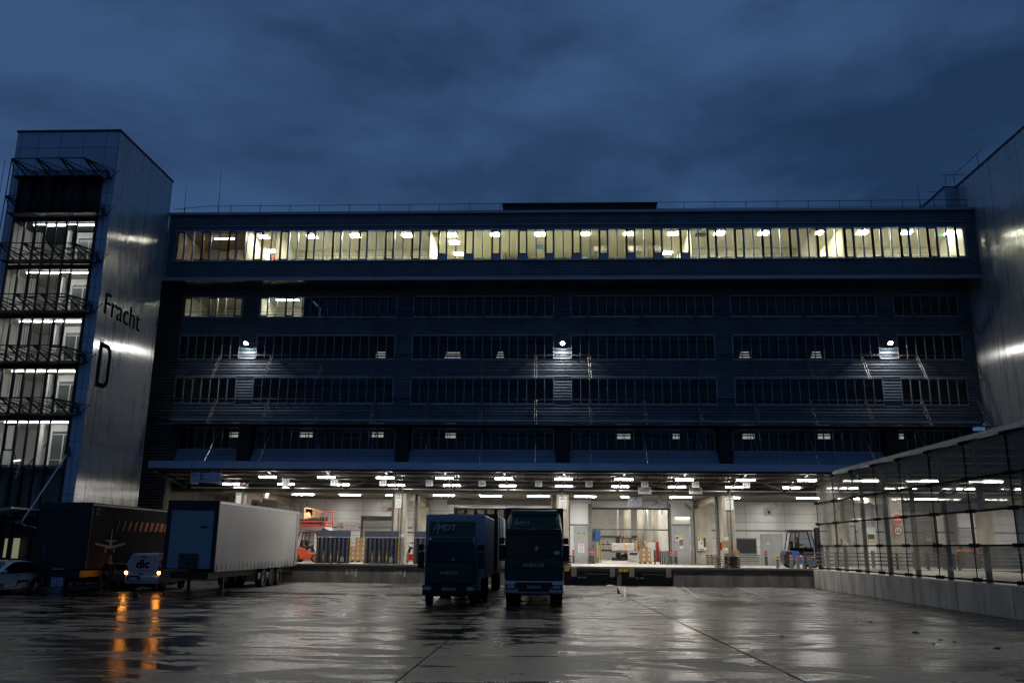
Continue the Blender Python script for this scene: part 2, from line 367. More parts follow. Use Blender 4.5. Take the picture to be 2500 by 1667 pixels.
# ================================================================== SETTING: ground
def ground_material():
    m = bpy.data.materials.new('wet_concrete'); m.use_nodes = True; nt = m.node_tree; p = nt.nodes['Principled BSDF']
    tc = N(nt, 'ShaderNodeTexCoord')
    def noise(scale, st, det=6, rough=0.6, dist=0.0, rz=0.0):
        mp = N(nt, 'ShaderNodeMapping'); mp.inputs['Scale'].default_value = st; mp.inputs['Rotation'].default_value = (0, 0, rz)
        L(nt, tc.outputs['Object'], mp.inputs['Vector'])
        n = N(nt, 'ShaderNodeTexNoise'); n.inputs['Scale'].default_value = scale; n.inputs['Detail'].default_value = det
        n.inputs['Roughness'].default_value = rough; n.inputs['Distortion'].default_value = dist
        L(nt, mp.outputs['Vector'], n.inputs['Vector']); return n.outputs['Fac']
    def mrange(x, a, b, c, d):
        r = N(nt, 'ShaderNodeMapRange'); r.interpolation_type = 'SMOOTHSTEP'
        for k, v in (('From Min', a), ('From Max', b), ('To Min', c), ('To Max', d)): r.inputs[k].default_value = v
        L(nt, x, r.inputs['Value']); return r.outputs['Result']
    big = noise(0.11, (1, 2.6, 1), 5, 0.6, 0.5)
    mid = noise(0.42, (0.8, 1.9, 1), 8, 0.68, 1.2, 0.30)
    fine = noise(9, (1, 1, 1), 5, 0.7)
    grit = noise(55, (1, 1, 1), 3, 0.7)
    # wetness: 1 = standing film of water
    ad = N(nt, 'ShaderNodeMath', operation='ADD'); L(nt, mrange(big, 0.35, 0.65, 0.0, 0.5), ad.inputs[0]); L(nt, mrange(mid, 0.38, 0.62, 0.0, 0.7), ad.inputs[1])
    wet = mrange(ad.outputs[0], 0.35, 0.80, 0.0, 1.0)
    # roughness
    rm = N(nt, 'ShaderNodeMath', operation='MULTIPLY_ADD'); L(nt, fine, rm.inputs[0]); rm.inputs[1].default_value = 0.16; rm.inputs[2].default_value = -0.08
    ra_ = N(nt, 'ShaderNodeMath', operation='ADD'); L(nt, mrange(wet, 0, 1, 0.40, 0.135), ra_.inputs[0]); L(nt, rm.outputs[0], ra_.inputs[1]); L(nt, ra_.outputs[0], p.inputs['Roughness'])
    cm = N(nt, 'ShaderNodeMix', data_type='RGBA'); L(nt, wet, cm.inputs['Factor'])
    cm.inputs['A'].default_value = (0.016, 0.0148, 0.013, 1); cm.inputs['B'].default_value = (0.004, 0.0037, 0.0033, 1)
    c2 = N(nt, 'ShaderNodeMix', data_type='RGBA', blend_type='MULTIPLY'); c2.inputs['Factor'].default_value = 1
    L(nt, cm.outputs['Result'], c2.inputs['A'])
    r = N(nt, 'ShaderNodeMapRange'); r.inputs['From Min'].default_value = 0.3; r.inputs['From Max'].default_value = 0.7; r.inputs['To Min'].default_value = 0.6; r.inputs['To Max'].default_value = 1.35
    L(nt, fine, r.inputs['Value']); L(nt, r.outputs['Result'], c2.inputs['B']); L(nt, c2.outputs['Result'], p.inputs['Base Color'])
    # bumps: long shallow ripples plus grit that water drowns
    rip = noise(1.3, (0.5, 1.6, 1), 5, 0.6, 0.8, 0.35)
    b1 = N(nt, 'ShaderNodeBump'); b1.inputs['Strength'].default_value = 0.05; b1.inputs['Distance'].default_value = 0.05; L(nt, rip, b1.inputs['Height'])
    b2 = N(nt, 'ShaderNodeBump'); b2.inputs['Distance'].default_value = 0.012; L(nt, grit, b2.inputs['Height']); L(nt, b1.outputs['Normal'], b2.inputs['Normal'])
    L(nt, mrange(wet, 0, 1, 0.7, 0.22), b2.inputs['Strength'])
    L(nt, b2.outputs['Normal'], p.inputs['Normal'])
    p.inputs['Specular IOR Level'].default_value = 0.9
    return m
M['ground'] = ground_material()
g = MB().quad((-400, -200, 0), (400, -200, 0), (400, 600, 0), (-400, 600, 0)).build('ground', 'ground'); tag(g, kind='structure')
# slab joints and worn parking lines, each a thin sheet above the ground
def strip(mb, a, b, wd, z):
    a = Vector(a); b = Vector(b); d = (b-a).normalized(); n = Vector((-d.y, d.x, 0))*wd/2
    mb.quad((a.x-n.x, a.y-n.y, z), (b.x-n.x, b.y-n.y, z), (b.x+n.x, b.y+n.y, z), (a.x+n.x, a.y+n.y, z))
J = MB()
strip(J, (-2.0, 56), (-2.9, 4), 0.035, .004)
strip(J, (3.8, 44), (5.1, 4), 0.045, .004)
strip(J, (-9.5, 56), (-14.5, 12), 0.03, .004)
strip(J, (12.4, 40), (15.8, 16), 0.035, .004)
J2 = MB()
for y, wdt in ((43.2, .05), (30.5, .03), (24.3, .035), (19.4, .03)): strip(J2, (-34, y+0.2), (16.4, y-.2), wdt, .0042)
M['tyremark'] = pmat('wet_tyre_mark', (0.004, 0.004, 0.004), 0.5, spec=0.25)
M['joint'] = pmat('joint_filler', (0.006, 0.006, 0.006), 0.95, spec=0.05)
tag(J.build('pavement_joint', 'joint'), kind='structure'); tag(J2.build('pavement_joint', 'joint'), kind='structure')
# drier asphalt bays in front of the dock
def apron_material(name, dry):
    m = pmat(name, dry, 0.7, var=0.35, scale=2.0, bump=0.5, bscale=60, spec=0.3); nt = m.node_tree; p = nt.nodes['Principled BSDF']
    tc = nt.nodes['Texture Coordinate']; mp = N(nt, 'ShaderNodeMapping'); mp.inputs['Scale'].default_value = (1.0, 0.6, 1); mp.inputs['Rotation'].default_value = (0, 0, .2); L(nt, tc.outputs['Object'], mp.inputs['Vector'])
    n = N(nt, 'ShaderNodeTexNoise'); n.inputs['Scale'].default_value = 0.55; n.inputs['Detail'].default_value = 8; n.inputs['Roughness'].default_value = 0.62; n.inputs['Distortion'].default_value = 0.8; L(nt, mp.outputs['Vector'], n.inputs['Vector'])
    r_ = N(nt, 'ShaderNodeMapRange'); r_.interpolation_type = 'SMOOTHSTEP'
    for k_, v_ in (('From Min', .46), ('From Max', .54), ('To Min', .72), ('To Max', .30)): r_.inputs[k_].default_value = v_
    L(nt, n.outputs['Fac'], r_.inputs['Value']); L(nt, r_.outputs['Result'], p.inputs['Roughness'])
    c = N(nt, 'ShaderNodeMix', data_type='RGBA'); old = p.inputs['Base Color'].links[0].from_socket
    r2 = N(nt, 'ShaderNodeMapRange'); r2.inputs['From Min'].default_value = .46; r2.inputs['From Max'].default_value = .54; L(nt, n.outputs['Fac'], r2.inputs['Value']); L(nt, r2.outputs['Result'], c.inputs['Factor'])
    L(nt, old, c.inputs['A']); c.inputs['B'].default_value = (dry[0]*.35, dry[1]*.35, dry[2]*.35, 1); L(nt, c.outputs['Result'], p.inputs['Base Color'])
    return m
AP = [apron_material('apron_%s' % n, c) for n, c in (('pale', (0.34, 0.31, 0.265)), ('mid', (0.19, 0.178, 0.155)), ('dark', (0.11, 0.103, 0.092)))]
for x0, x1, y0, a in ((-27, -15.6, 45.5, 1), (-15.6, -11.9, 44.6, 0), (-11.9, -5.6, 44.0, 1), (-5.6, 1.0, 44.0, 2), (1.0, 4.3, 43.5, 1), (4.3, 8.0, 46.2, 0), (8.0, 11.4, 46.0, 2), (11.4, 16.35, 45.5, 1)):
    tag(MB().quad((x0-.7, y0, .003), (x1-.7, y0, .003), (x1, 56.24, .003), (x0, 56.24, .003)).build('dock_apron', AP[a]), kind='structure')
P_ = MB()
for k, x in enumerate((-15.3, -11.6, 0.9, 4.55, 8.15, 11.6, 14.6)):
    strip(P_, (x+0.2, 55.6), (x-0.75, 44.2), 0.09, .008)
tag(P_.build('parking_line', 'paintline'), kind='structure')

# ================================================================== MAIN BUILDING
YB, Y3, Y5 = 54.2, 56.3, 57.75
XL, XR = -25.4, 27.4
PX = [-20.6, -9.84, 0.96, 11.76, 22.6]             # pier centres
fb = thing('freight_building', 'long dark blue freight building with a lit strip of windows along its top floor', 'building', (0, 56, 0))
b = MB()
b.box(-26.05, 28.15, YB, YB+.3, 23.12, 24.28); b.box(-26.05, 28.15, YB, YB+.3, 19.8, 21.0)
b.box(-26.05, XL-.05, YB, YB+.3, 21.0, 23.12); b.box(XR+.05, 28.15, YB, YB+.3, 21.0, 23.12)
b.build('upper_wall', 'clad', fb)
b = MB(); b.box(-26.08, 28.18, YB-.05, YB+.05, 19.58, 19.8); b.box(-26.08, 28.18, YB-.12, YB+.5, 24.28, 24.46)
b.box(-26.05, -25.95, YB-.03, YB, 19.8, 24.28)
b.box(XL-.15, XR+.15, YB-.03, YB-.002, 23.46, 23.5); b.box(XL-.12, XR+.12, YB-.10, YB-.002, 20.9, 20.98)
b.build('edge_trim', 'trim', fb, split=True)
b = MB(); b.box(-26.05, 28.15, YB-.012, YB-.001, 23.39, 23.43); b.box(-26.05, 28.15, YB-.14, YB-.13, 24.22, 24.27); b.build('black_trim', 'black', fb, split=True)  # thin black strips just below the trim line and the roof edge
b = MB(); b.box(-26.0, 28.1, YB+.5, 75, 24.2, 24.4); b.build('roof', 'dark', fb)
MB().box(-26.07, 28.17, YB+.06, Y3+.3, 19.60, 19.75).build('soffit', 'soffit', fb)
# facade cladding behind the galleries
Z2, Z3, Z4, Z5 = (17.62, 19.04), (14.64, 16.30), (11.60, 13.38), (8.66, 10.12)
b = MB()
for z0, z1 in ((19.04, 19.6), (16.30, 17.62), (13.38, 14.64), (10.42, 11.60)): b.box(XL, XR, Y3, Y3+.25, z0, z1)
for x in PX:
    for z0, z1 in (Z2, Z3, Z4): b.box(x-.6, x+.6, Y3, Y3+.25, z0, z1)
b.box(XR, 28.9, Y3, Y3+.25, 10.42, 19.6)
b.build('facade_cladding', 'clad', fb)
MB().box(-30, XL, Y3, Y3+.25, 0, 24.1).build('louvre_wall', 'clad_dark', fb)
b = MB(); b.box(XL-.1, XR+.6, Y3-.1, Y3+.02, 10.40, 10.52)
b.build('ledge', 'fascia', fb)
b = MB(); b.box(XL, 28.18, Y3+.02, Y5+.25, 10.28, 10.40); b.build('lower_soffit', 'soffit', fb)
b = MB(); b.box(XL, 28.18, Y5, Y5+.25, 10.12, 10.28)
for x in PX: b.box(x-.62, x+.62, Y5, Y5+.25, 7.9, 10.12)
b.box(XR, 28.9, Y5, Y5+.25, 7.9, 10.12)
b.build('recessed_wall', 'dark', fb)
MB().box(-25.65, XL-.01, Y3+.26, 68.2, 0, 10.4).build('side_wall', 'concrete_d', fb)
b = MB()
xs = [XL-.2]+[v for x in PX for v in (x-.45, x+.45)]+[XR+.8]
for i in range(0, len(xs), 2):
    n = max(1, round((xs[i+1]-xs[i])/3.6)); dx = (xs[i+1]-xs[i])/n
    for k in range(n):
        for zz in range(3):
            za, zb = 8.62-zz*.42, 8.62-(zz+1)*.42
            ya, yb = Y5-.02-zz*.28, Y5-.02-(zz+1)*.28
            b.quad((xs[i]+k*dx+.01, ya, za), (xs[i]+(k+1)*dx-.01, ya, za), (xs[i]+(k+1)*dx-.01, yb+.005, zb+.02), (xs[i]+k*dx+.01, yb+.005, zb+.02))
b.build('sloping_apron', 'fascia', fb)
b = MB()
for x in PX: b.box(x-.42, x+.42, Y5-.75, Y5, 7.3, 10.28)
b.build('dark_pier', 'black', fb, split=True)

def window(parent, x0, x1, z0, z1, Y, mod=0.6, heavy=(), blinds=(), glassm='fg', name='window', lower=()):
    n = round((x1-x0)/mod); f = MB()
    f.box(x0, x1, Y-.02, Y+.10, z0-.05, z0+.03); f.box(x0, x1, Y-.02, Y+.10, z1-.03, z1+.05)
    f.box(x0-.03, x0+.03, Y-.02, Y+.10, z0+.03, z1-.03); f.box(x1-.03, x1+.03, Y-.02, Y+.10, z0+.03, z1-.03)
    mw = .017 if Y > 56 else .032
    for k in range(1, n): f.box(x0+k*mod-mw, x0+k*mod+mw, Y-.05, Y+.08, z0+.03, z1-.03)
    fr = f.build(name, 'trim' if Y > 56 else 'fascia', parent)
    if heavy:
        h = MB()
        for k in heavy:
            a, c = x0+k*mod+.03, x0+(k+1)*mod-.03
            lo = z0+.36 if k in lower else z0+.03
            h.box(a, a+.065, Y-.015, Y+.09, lo, z1-.03); h.box(c-.065, c, Y-.015, Y+.09, lo, z1-.03)
            h.box(a, c, Y-.014, Y+.088, lo, lo+.07); h.box(a, c, Y-.014, Y+.088, z1-.09, z1-.03)
        h.build('casement_frame', 'black', fr, split=True)
    if lower:
        h = MB()
        for k in lower: h.box(x0+k*mod+.03, x0+(k+1)*mod-.03, Y, Y+.06, z0+.03, z0+.36)
        h.build('sill_panel', 'fascia', fr, split=True)
    MB().quad((x0, Y+.05, z0), (x1, Y+.05, z0), (x1, Y+.05, z1), (x0, Y+.05, z1)).build('pane', glassm, fr)
    if blinds:
        h = MB()
        for k, d in blinds: h.box(x0+k*mod+.04, x0+(k+1)*mod-.04, Y+.18, Y+.2, z1-(z1-z0)*d, z1)
        h.build('blind', 'blind', fr, split=True)
    return fr
# top floor ribbon: 29 units of three panes and one last pane
for i in range(30):
    x0 = XL+i*1.8; x1 = min(XR, x0+1.8)
    low = (0,) if 10 <= i <= 19 else ()
    window(fb, x0, x1, 21.0, 23.12, YB, heavy=(0,), lower=low)
rows = [(Z2, Y3), (Z3, Y3), (Z4, Y3), (Z5, Y5)]
bays = [(XL, -21.2)]+[(PX[i]+.6, PX[i+1]-.6) for i in range(4)]+[(23.2, XR)]
bl = random.Random(3)
for ri, ((z0, z1), Y) in enumerate(rows):
    for bi, (a, c) in enumerate(bays):
        n = round((c-a)/0.6); mod = (c-a)/n; B = []; hv = []
        if ri == 0:
            hv = list(range(0, n, 3))
            B = [(k, 1.0) for k in range(n) if bl.random() < .45] if bi > 1 else ([(k, 1.0) for k in range(7, n)] if bi == 1 else [])
        elif ri in (1, 2):
            if bi in (3, 4): lo = bl.randint(0, 6); B = [(k, 1.0) for k in range(lo, min(n, lo+bl.randint(3, 6)))]
            if bi == 2 and ri == 2: B = [(0, 1), (1, 1), (2, 1), (4, 1), (12, .9)]
            if bi == 5: B = [(n-1, 1.0)]
            hv = [k for k, _ in B][::3]
        window(fb, a, c, z0, z1, Y, mod=mod, heavy=tuple(hv), blinds=tuple(B), glassm='fg' if ri == 0 and bi < 2 else 'fg_dark')
# dark rooms
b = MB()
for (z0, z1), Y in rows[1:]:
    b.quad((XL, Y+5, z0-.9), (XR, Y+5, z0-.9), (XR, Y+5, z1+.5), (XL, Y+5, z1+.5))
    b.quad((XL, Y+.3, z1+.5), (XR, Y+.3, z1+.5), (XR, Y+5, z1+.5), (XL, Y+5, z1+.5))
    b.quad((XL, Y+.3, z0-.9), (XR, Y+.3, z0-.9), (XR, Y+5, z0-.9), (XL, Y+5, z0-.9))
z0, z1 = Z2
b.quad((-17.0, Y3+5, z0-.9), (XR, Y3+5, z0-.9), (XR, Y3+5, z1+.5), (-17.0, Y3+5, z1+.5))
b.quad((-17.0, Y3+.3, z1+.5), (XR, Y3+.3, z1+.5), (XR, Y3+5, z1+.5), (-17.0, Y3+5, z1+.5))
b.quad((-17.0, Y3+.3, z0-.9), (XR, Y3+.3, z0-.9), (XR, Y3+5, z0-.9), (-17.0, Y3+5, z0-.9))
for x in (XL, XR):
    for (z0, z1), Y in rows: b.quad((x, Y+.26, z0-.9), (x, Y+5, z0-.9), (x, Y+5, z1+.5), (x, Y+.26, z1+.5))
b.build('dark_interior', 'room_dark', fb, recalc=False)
def room(x0, x1, y0, y1, z0, z1, mat, name='room_interior', sides=True):
    b = MB(); x0 += .025; x1 -= .025
    b.quad((x0, y1, z0), (x1, y1, z0), (x1, y1, z1), (x0, y1, z1))
    b.quad((x0, y0, z1), (x1, y0, z1), (x1, y1, z1), (x0, y1, z1)); b.quad((x0, y0, z0), (x1, y0, z0), (x1, y1, z0), (x0, y1, z0))
    if sides:
        b.quad((x0, y0, z0), (x0, y1, z0), (x0, y1, z1), (x0, y0, z1)); b.quad((x1, y0, z0), (x1, y1, z0), (x1, y1, z1), (x1, y0, z1))
    return b.build(name, mat, fb, recalc=False)
room(-25.4, -21.0, Y3+.3, Y3+4.5, 16.8, 19.4, 'plaster'); room(-20.1, -17.0, Y3+.3, Y3+4, 16.8, 19.4, 'tile')
# top floor rooms (ceiling at 23.35)
ZC = 23.35; YI = YB+.3
room(-25.4, -20.6, YI, YI+4.0, 20.4, ZC, 'plaster_b')
room(-20.6, -18.6, YI, YI+9, 20.4, ZC, 'plaster')
room(-18.6, -8.0, YI, YI+4.3, 20.4, ZC, 'tile')
room(-8.0, 9.6, YI, YI+14, 20.4, ZC, 'plaster')
room(9.6, 17.8, YI, YI+4.3, 20.4, ZC, 'tile')
room(17.8, 19.6, YI, YI+12, 20.4, ZC, 'plaster')
room(19.6, 27.4, YI, YI+4.3, 20.4, ZC, 'tile')
b = MB()                                             # tile joints on the corridor walls
for a, c in ((-18.6, -8.0), (9.6, 17.8), (19.6, 27.4)):
    x = a+.6
    while x < c: b.box(x-.012, x+.012, YI+4.285, YI+4.298, 20.4, 22.9); x += .6
    for z in (21.3, 21.9, 22.5, 22.9): b.box(a+.02, c-.02, YI+4.28, YI+4.296, z-.012, z+.012)
b.build('tile_joint', 'text_g', fb)
b = MB(); b.tube((XL, YI+.25, 21.28), (XR, YI+.25, 21.28), .018); b.tube((XL, YI+.25, 21.16), (XR, YI+.25, 21.16), .012)
b.build('window_rail', 'dark', fb, split=True)
b = MB()                                             # dark partitions and fittings seen in the open middle
for x in (-7.9, -3.2, 2.1, 6.6, 9.5): b.box(x-.06, x+.06, YI+5, YI+13, 20.4, ZC)
for x in (3.2, 5.6, 7.1): b.box(x, x+.9, YI+2.2, YI+3.6, ZC-.9, ZC-.55)
b.build('partition', 'concrete_d', fb, split=True)
def fixture(name, label, cat, x, y, z, sx, sy, mat, group, h=.03, frame='dark', mount=None):
    o = thing(name, label, cat, (x, y, z), 0, group)
    MB().box(x-sx/2-.02, x+sx/2+.02, y-sy/2-.02, y+sy/2+.02, z, z+h).build('housing', frame, o)
    MB().box(x-sx/2, x+sx/2, y-sy/2, y+sy/2, z-.012, z-.001).build('diffuser', mat, o)
    return o
pan = [(643.6,578),(670,613),(762,577.5),(868,576),(994,575),(1103.6,574),(1109,592),(1119,619.6),(1210,572.6),(1318.4,571.8),(1428.4,571),(1536.2,570.7),(1642.6,570.7),(1630,617.6),(1755.2,570),(1863.6,570),(1996,569.3),(1964,606),(2104.4,568.6),(2212.8,568.3),(2321.2,568.3)]
front = 0
for i, (x, y) in enumerate(pan):
    p = WZ(x, y, ZC-.03)
    deep = y > 590
    if not deep: front += 1
    lab = ('square ceiling light of the front row behind the top floor windows, %s from the left' % ORD[front-1]) if not deep else \
          {1: 'low bright ceiling light deep in the passage left of the tiled corridor', 6: 'bright ceiling light just behind the front row in the open middle rooms', 7: 'lowest bright ceiling light left of the middle of the top floor', 13: 'bright low ceiling light in the right part of the open middle rooms', 17: 'low bright ceiling light in the passage between the right tiled corridors'}[i]
    fixture('ceiling_light', lab, 'ceiling light', p.x, p.y, ZC-.03, .66, .62, 'panelL', 'square ceiling lights on the top floor')
p = WZ(548, 583, ZC-.03); fixture('ceiling_light', 'long thin ceiling tube in the brown room at the left end of the top floor', 'ceiling light', p.x, p.y, ZC-.03, 1.4, .1, 'panelD', 'ceiling tubes')
for x, y, lab in ((611, 577, 'green lit emergency exit sign left of the first square ceiling lights'), (2296, 571, 'green lit emergency exit sign at the right end of the top floor')):
    p = W(x, y, 56.3); o = thing('exit_sign', lab, 'exit sign', p, 0, 'green exit signs')
    MB().box(p.x-.3, p.x+.3, p.y, p.y+.06, p.z-.14, p.z+.14).build('sign_box', 'white', o)
    MB().box(p.x-.28, p.x+.28, p.y-.01, p.y-.001, p.z-.12, p.z+.12).build('lit_face', 'greenl', o)
for i, x in enumerate((1058, 1710)):
    p = WZ(x, 574, ZC-.04); o = MB().box(p.x-.35, p.x+.35, p.y-.3, p.y+.3, ZC-.06, ZC-.02).build('ceiling_vent', 'dark')
    tag(o, ('dark square ceiling vent left of the open middle rooms' if i == 0 else 'dark square ceiling vent right of the open middle rooms'), 'vent', 'dark ceiling vents')
# furniture glimpsed upstairs
def sbox(name, label, cat, x0, x1, y, d, z0, z1, mat, group=None, bevel=.01):
    o = thing(name, label, cat, ((x0+x1)/2, y+d/2, z0), 0, group)
    MB().box(x0, x1, y, y+d, z0, z1).build('body', mat, o, bevel=bevel)
    return o
o = sbox('vending_machine', 'white vending machine with a red top behind the top floor windows near the left', 'vending machine', -19.75, -18.75, 56.8, .7, 20.4, 22.0, 'white')
MB().box(-19.78, -18.72, 56.75, 57.5, 22.0, 22.25).build('header', 'red', o); MB().box(-19.5, -19.3, 56.78, 56.79, 21.4, 21.8).build('panel', 'dark', o)
o = thing('trolley', 'small dark trolley with a red case beside the left top floor windows', 'trolley', (-22.1, 56, 20.4))
b = MB(); b.box(-22.6, -21.4, 55.7, 56.2, 21.15, 21.25)
for x in (-22.5, -21.5): b.box(x-.03, x+.03, 55.75, 55.8, 20.4, 21.15); b.box(x-.03, x+.03, 56.1, 56.15, 20.4, 21.15)
b.build('frame', 'dark', o); MB().box(-22.2, -21.75, 55.8, 56.1, 21.25, 21.5).build('red_case', 'red', o, bevel=.03)
for lab, xa, xb in (('row of dark stacked chairs behind the tiled corridor windows', -13.2, -10.4), ('dark bench against the tiled wall right of the open middle rooms', 11.0, 12.0), ('dark bench against the tiled wall of the right corridor near its left end', 14.4, 15.4)):
    o = thing('bench', lab, 'bench', ((xa+xb)/2, 57, 20.4), 0)
    b = MB(); b.box(xa, xb, 56.6, 57.2, 21.1, 21.25); b.box(xa, xb, 57.15, 57.25, 21.25, 21.65); b.build('seat', 'dark', o)
    b = MB(); x = xa+.1
    while x < xb: b.box(x-.02, x+.02, 56.65, 56.7, 20.4, 21.1); b.box(x-.02, x+.02, 57.1, 57.15, 20.4, 21.1); x += .35
    b.build('leg', 'steel', o, split=True)
o = thing('whiteboard', 'dark blue screen hanging in the open middle rooms', 'screen', (0, 58, 22)); p = W(1318.5, 603, 57.5)
MB().box(p.x-.24, p.x+.24, 57.5, 57.56, p.z-.15, p.z+.15).build('casing', 'dark', o); MB().box(p.x-.22, p.x+.22, 57.49, 57.499, p.z-.13, p.z+.13).build('display', 'navy', o)
# row 2 lit office lamps, glowing bars and dim lamps of the dark floors
fixture('ceiling_light', 'louvred ceiling lamp in the brightly lit office on the floor below the top windows', 'ceiling light', -18.6, 57.9, 19.3, 1.6, .25, 'officestrip', 'office lamps')
fixture('ceiling_light', 'dim ceiling lamp in the left end office on the floor below the top windows', 'ceiling light', -22.3, 57.2, 19.3, 1.3, .12, 'panelD', 'office lamps')
lo3 = [(929, 872, .75), (1105, 873, 1.1), (1221, 872, .5), (1818, 872, .7), (1993, 872, .7)]  # bright gaps at the blinds, added as glowing bars
lo5 = [(571, 1063, .6), (748, 1063, .85), (922, 1063, .8), (1100, 1065, .7), (1523, 1067, .9), (1651, 1067, .45), (1828, 1067, .8), (2012, 1067, .8), (2199, 1067, .4)]
for i, (x, y, wd) in enumerate(lo3):
    p = W(x, y, 56.9)
    o = thing('lit_slit', 'short lit bar low in the dark windows at flood lamp height, %s from the left' % ORD[i], 'lamp', p, 0, 'lit bars low in dark windows')
    b = MB()
    for k in range(3): b.box(p.x-wd/2+.06*k, p.x+wd/2-.03*k, p.y, p.y+.05, p.z-.02+.17*k, p.z+.04+.17*k)
    b.build('lit_bars', 'dimglow', o); MB().box(p.x-wd/2, p.x+wd/2, p.y+.07, p.y+.12, p.z-.05, p.z+.45).build('housing', 'dark', o)
for i, (x, y, wd) in enumerate(lo5):
    p = W(x, y, 58.9)
    o = thing('office_lamp', 'dim louvred lamp in the dark windows just above the dock canopy, %s from the left' % ORD[i], 'lamp', p, 0, 'dim lamps above the canopy')
    b = MB()
    for a_, c_ in ((-wd/2, -.08), (-.03, wd/2)):
        b.box(p.x+a_, p.x+c_, p.y, p.y+.04, p.z-.11, p.z+.07); b.box(p.x+a_, p.x+c_, p.y, p.y+.04, p.z+.17, p.z+.22)
    b.build('lit_louvre', 'dimglow', o); MB().box(p.x-wd/2-.03, p.x+wd/2+.03, p.y+.05, p.y+.12, p.z-.15, p.z+.26).build('housing', 'dark', o)

# sunshade galleries: sloping frames with five rods
BRX = [-0.84+3.6*k for k in range(-7, 9)]
for gi, (zt, zb) in enumerate(((17.75, 16.12), (14.86, 13.05), (11.85, 10.02))):
    f = MB(); yo = 55.05
    for j in range(5):
        t = j/4; y = Y3-.12+(yo-Y3+.12)*t; z = zt+(zb-zt)*t
        f.tube((-25.9 if gi else -24, y, z), (28.0, y, z), .028 if j < 4 else .04, 6)
    rods = f.build('shade_rod', 'steel', fb, split=True)
    b = MB()
    for x in BRX:
        if x < -25.5 or x > 28: continue
        for s in (-.07, .07):
            b.tube((x+s, Y3-.06, zt+.03), (x+s, yo, zb), .03, 6)
        b.tube((x, Y3-.02, zb+.25), (x, yo+.05, zb+.02), .028, 6)
    b.build('shade_bracket', 'steel', fb, split=True)
b = MB()
for x in BRX:
    if -25 < x < 26.5: b.tube((x, Y5-.1, 10.25), (x*1.0, 54.9, 7.3), .035, 6)
b.build('canopy_tie_rod', 'trim', fb, split=True)
# gallery behind first level: top rail line
b = MB()
for z in (17.95, 14.98, 11.95):
    b.tube((XL, Y3-.03, z), (XR, Y3-.03, z), .016, 6)
b.build('sill_rail', 'dark', fb, split=True)

# roof things
rr = thing('roof_railing', 'thin metal safety railing along the flat roof of the long building', 'railing', (0, 54.5, 24.4))
b = MB(); x = -24.3
b.tube((-26.0, 54.6, 24.9), (-23.6, 54.6, 25.12), .02, 6); b.tube((-23.6, 54.6, 25.12), (28.15, 54.6, 25.2), .02, 6); b.tube((-25.0, 54.6, 24.6), (28.15, 54.6, 24.77), .016, 6)
b.build('rail', 'dark', rr, split=True); b = MB()
x = -22.0
while x < 28.1: b.box(x-.015, x+.015, 54.58, 54.62, 24.4, 25.2); x += 2.08
b.build('post', 'dark', rr, split=True)
o = thing('roof_plant_enclosure', 'low black box on the middle of the roof behind the railing', 'roof box', (2.3, 60, 24.4))
b = MB(); b.prism([(-3.4, 27.3), (-3.35, 24.4), (8.05, 24.4), (8.1, 27.45)], 'y', 60, 64); b.build('casing', 'black', o)
b = MB(); b.box(-3.45, 8.15, 59.9, 64.1, 27.3, 27.42); b.build('lid', 'black', o)
for (x, zt, zb, lab) in ((-25.9, 27.2, 24.4, 'shorter thin antenna mast on the roof next to the left tower'), (-23.45, 28.45, 24.4, 'taller thin antenna mast on the roof, second from the left tower'), (25.55, 27.0, 24.4, 'thin antenna mast on the roof near the right tower')):
    o = thing('antenna_mast', lab, 'antenna', (x, 56, zb), 0, 'antenna masts on the roof')
    MB().tube((x, 56, zb), (x, 56, zb+1.2), .035, 8).build('base_pole', 'black', o)
    MB().tube((x, 56, zb+1.2), (x-.06, 56, zt), .022, 6, r2=.01).build('whip', 'black', o)
# three flood lamps
def flood(x, i):
    z = 15.62; y = Y3
    o = thing('flood_lamp', ['bright round flood lamp on the facade nearest the left tower', 'bright round flood lamp on the middle of the facade', 'bright round flood lamp on the facade nearest the right tower'][i], 'lamp', (x, y, z), 0, 'flood lamps on the facade')
    MB().box(x-.04, x+.04, y-.4, y, z+.16, z+.22).build('arm', 'steel', o)
    h = MB(); h.box(x-.19, x+.19, y-.52, y-.25, z+.19, z+.21); h.build('hood', 'steel_d', o)
    l = MB(); c = Vector((x, y-.44, z+.0)); d = Vector((0, -.6, -.8)).normalized(); a_ = Vector((1, 0, 0)); b_ = d.cross(a_); n = 20
    l.poly([c+a_*math.cos(2*math.pi*k/n)*.12+b_*math.sin(2*math.pi*k/n)*.12 for k in range(n)])
    h = MB(); h.tube(c-d*.02, c-d*.22, .18, 20, r2=.10); h.build('casing', 'steel_d', o)
    l.build('lens', 'flood', o)
for i, x in enumerate((PX[0], PX[2], PX[4])): flood(x, i)

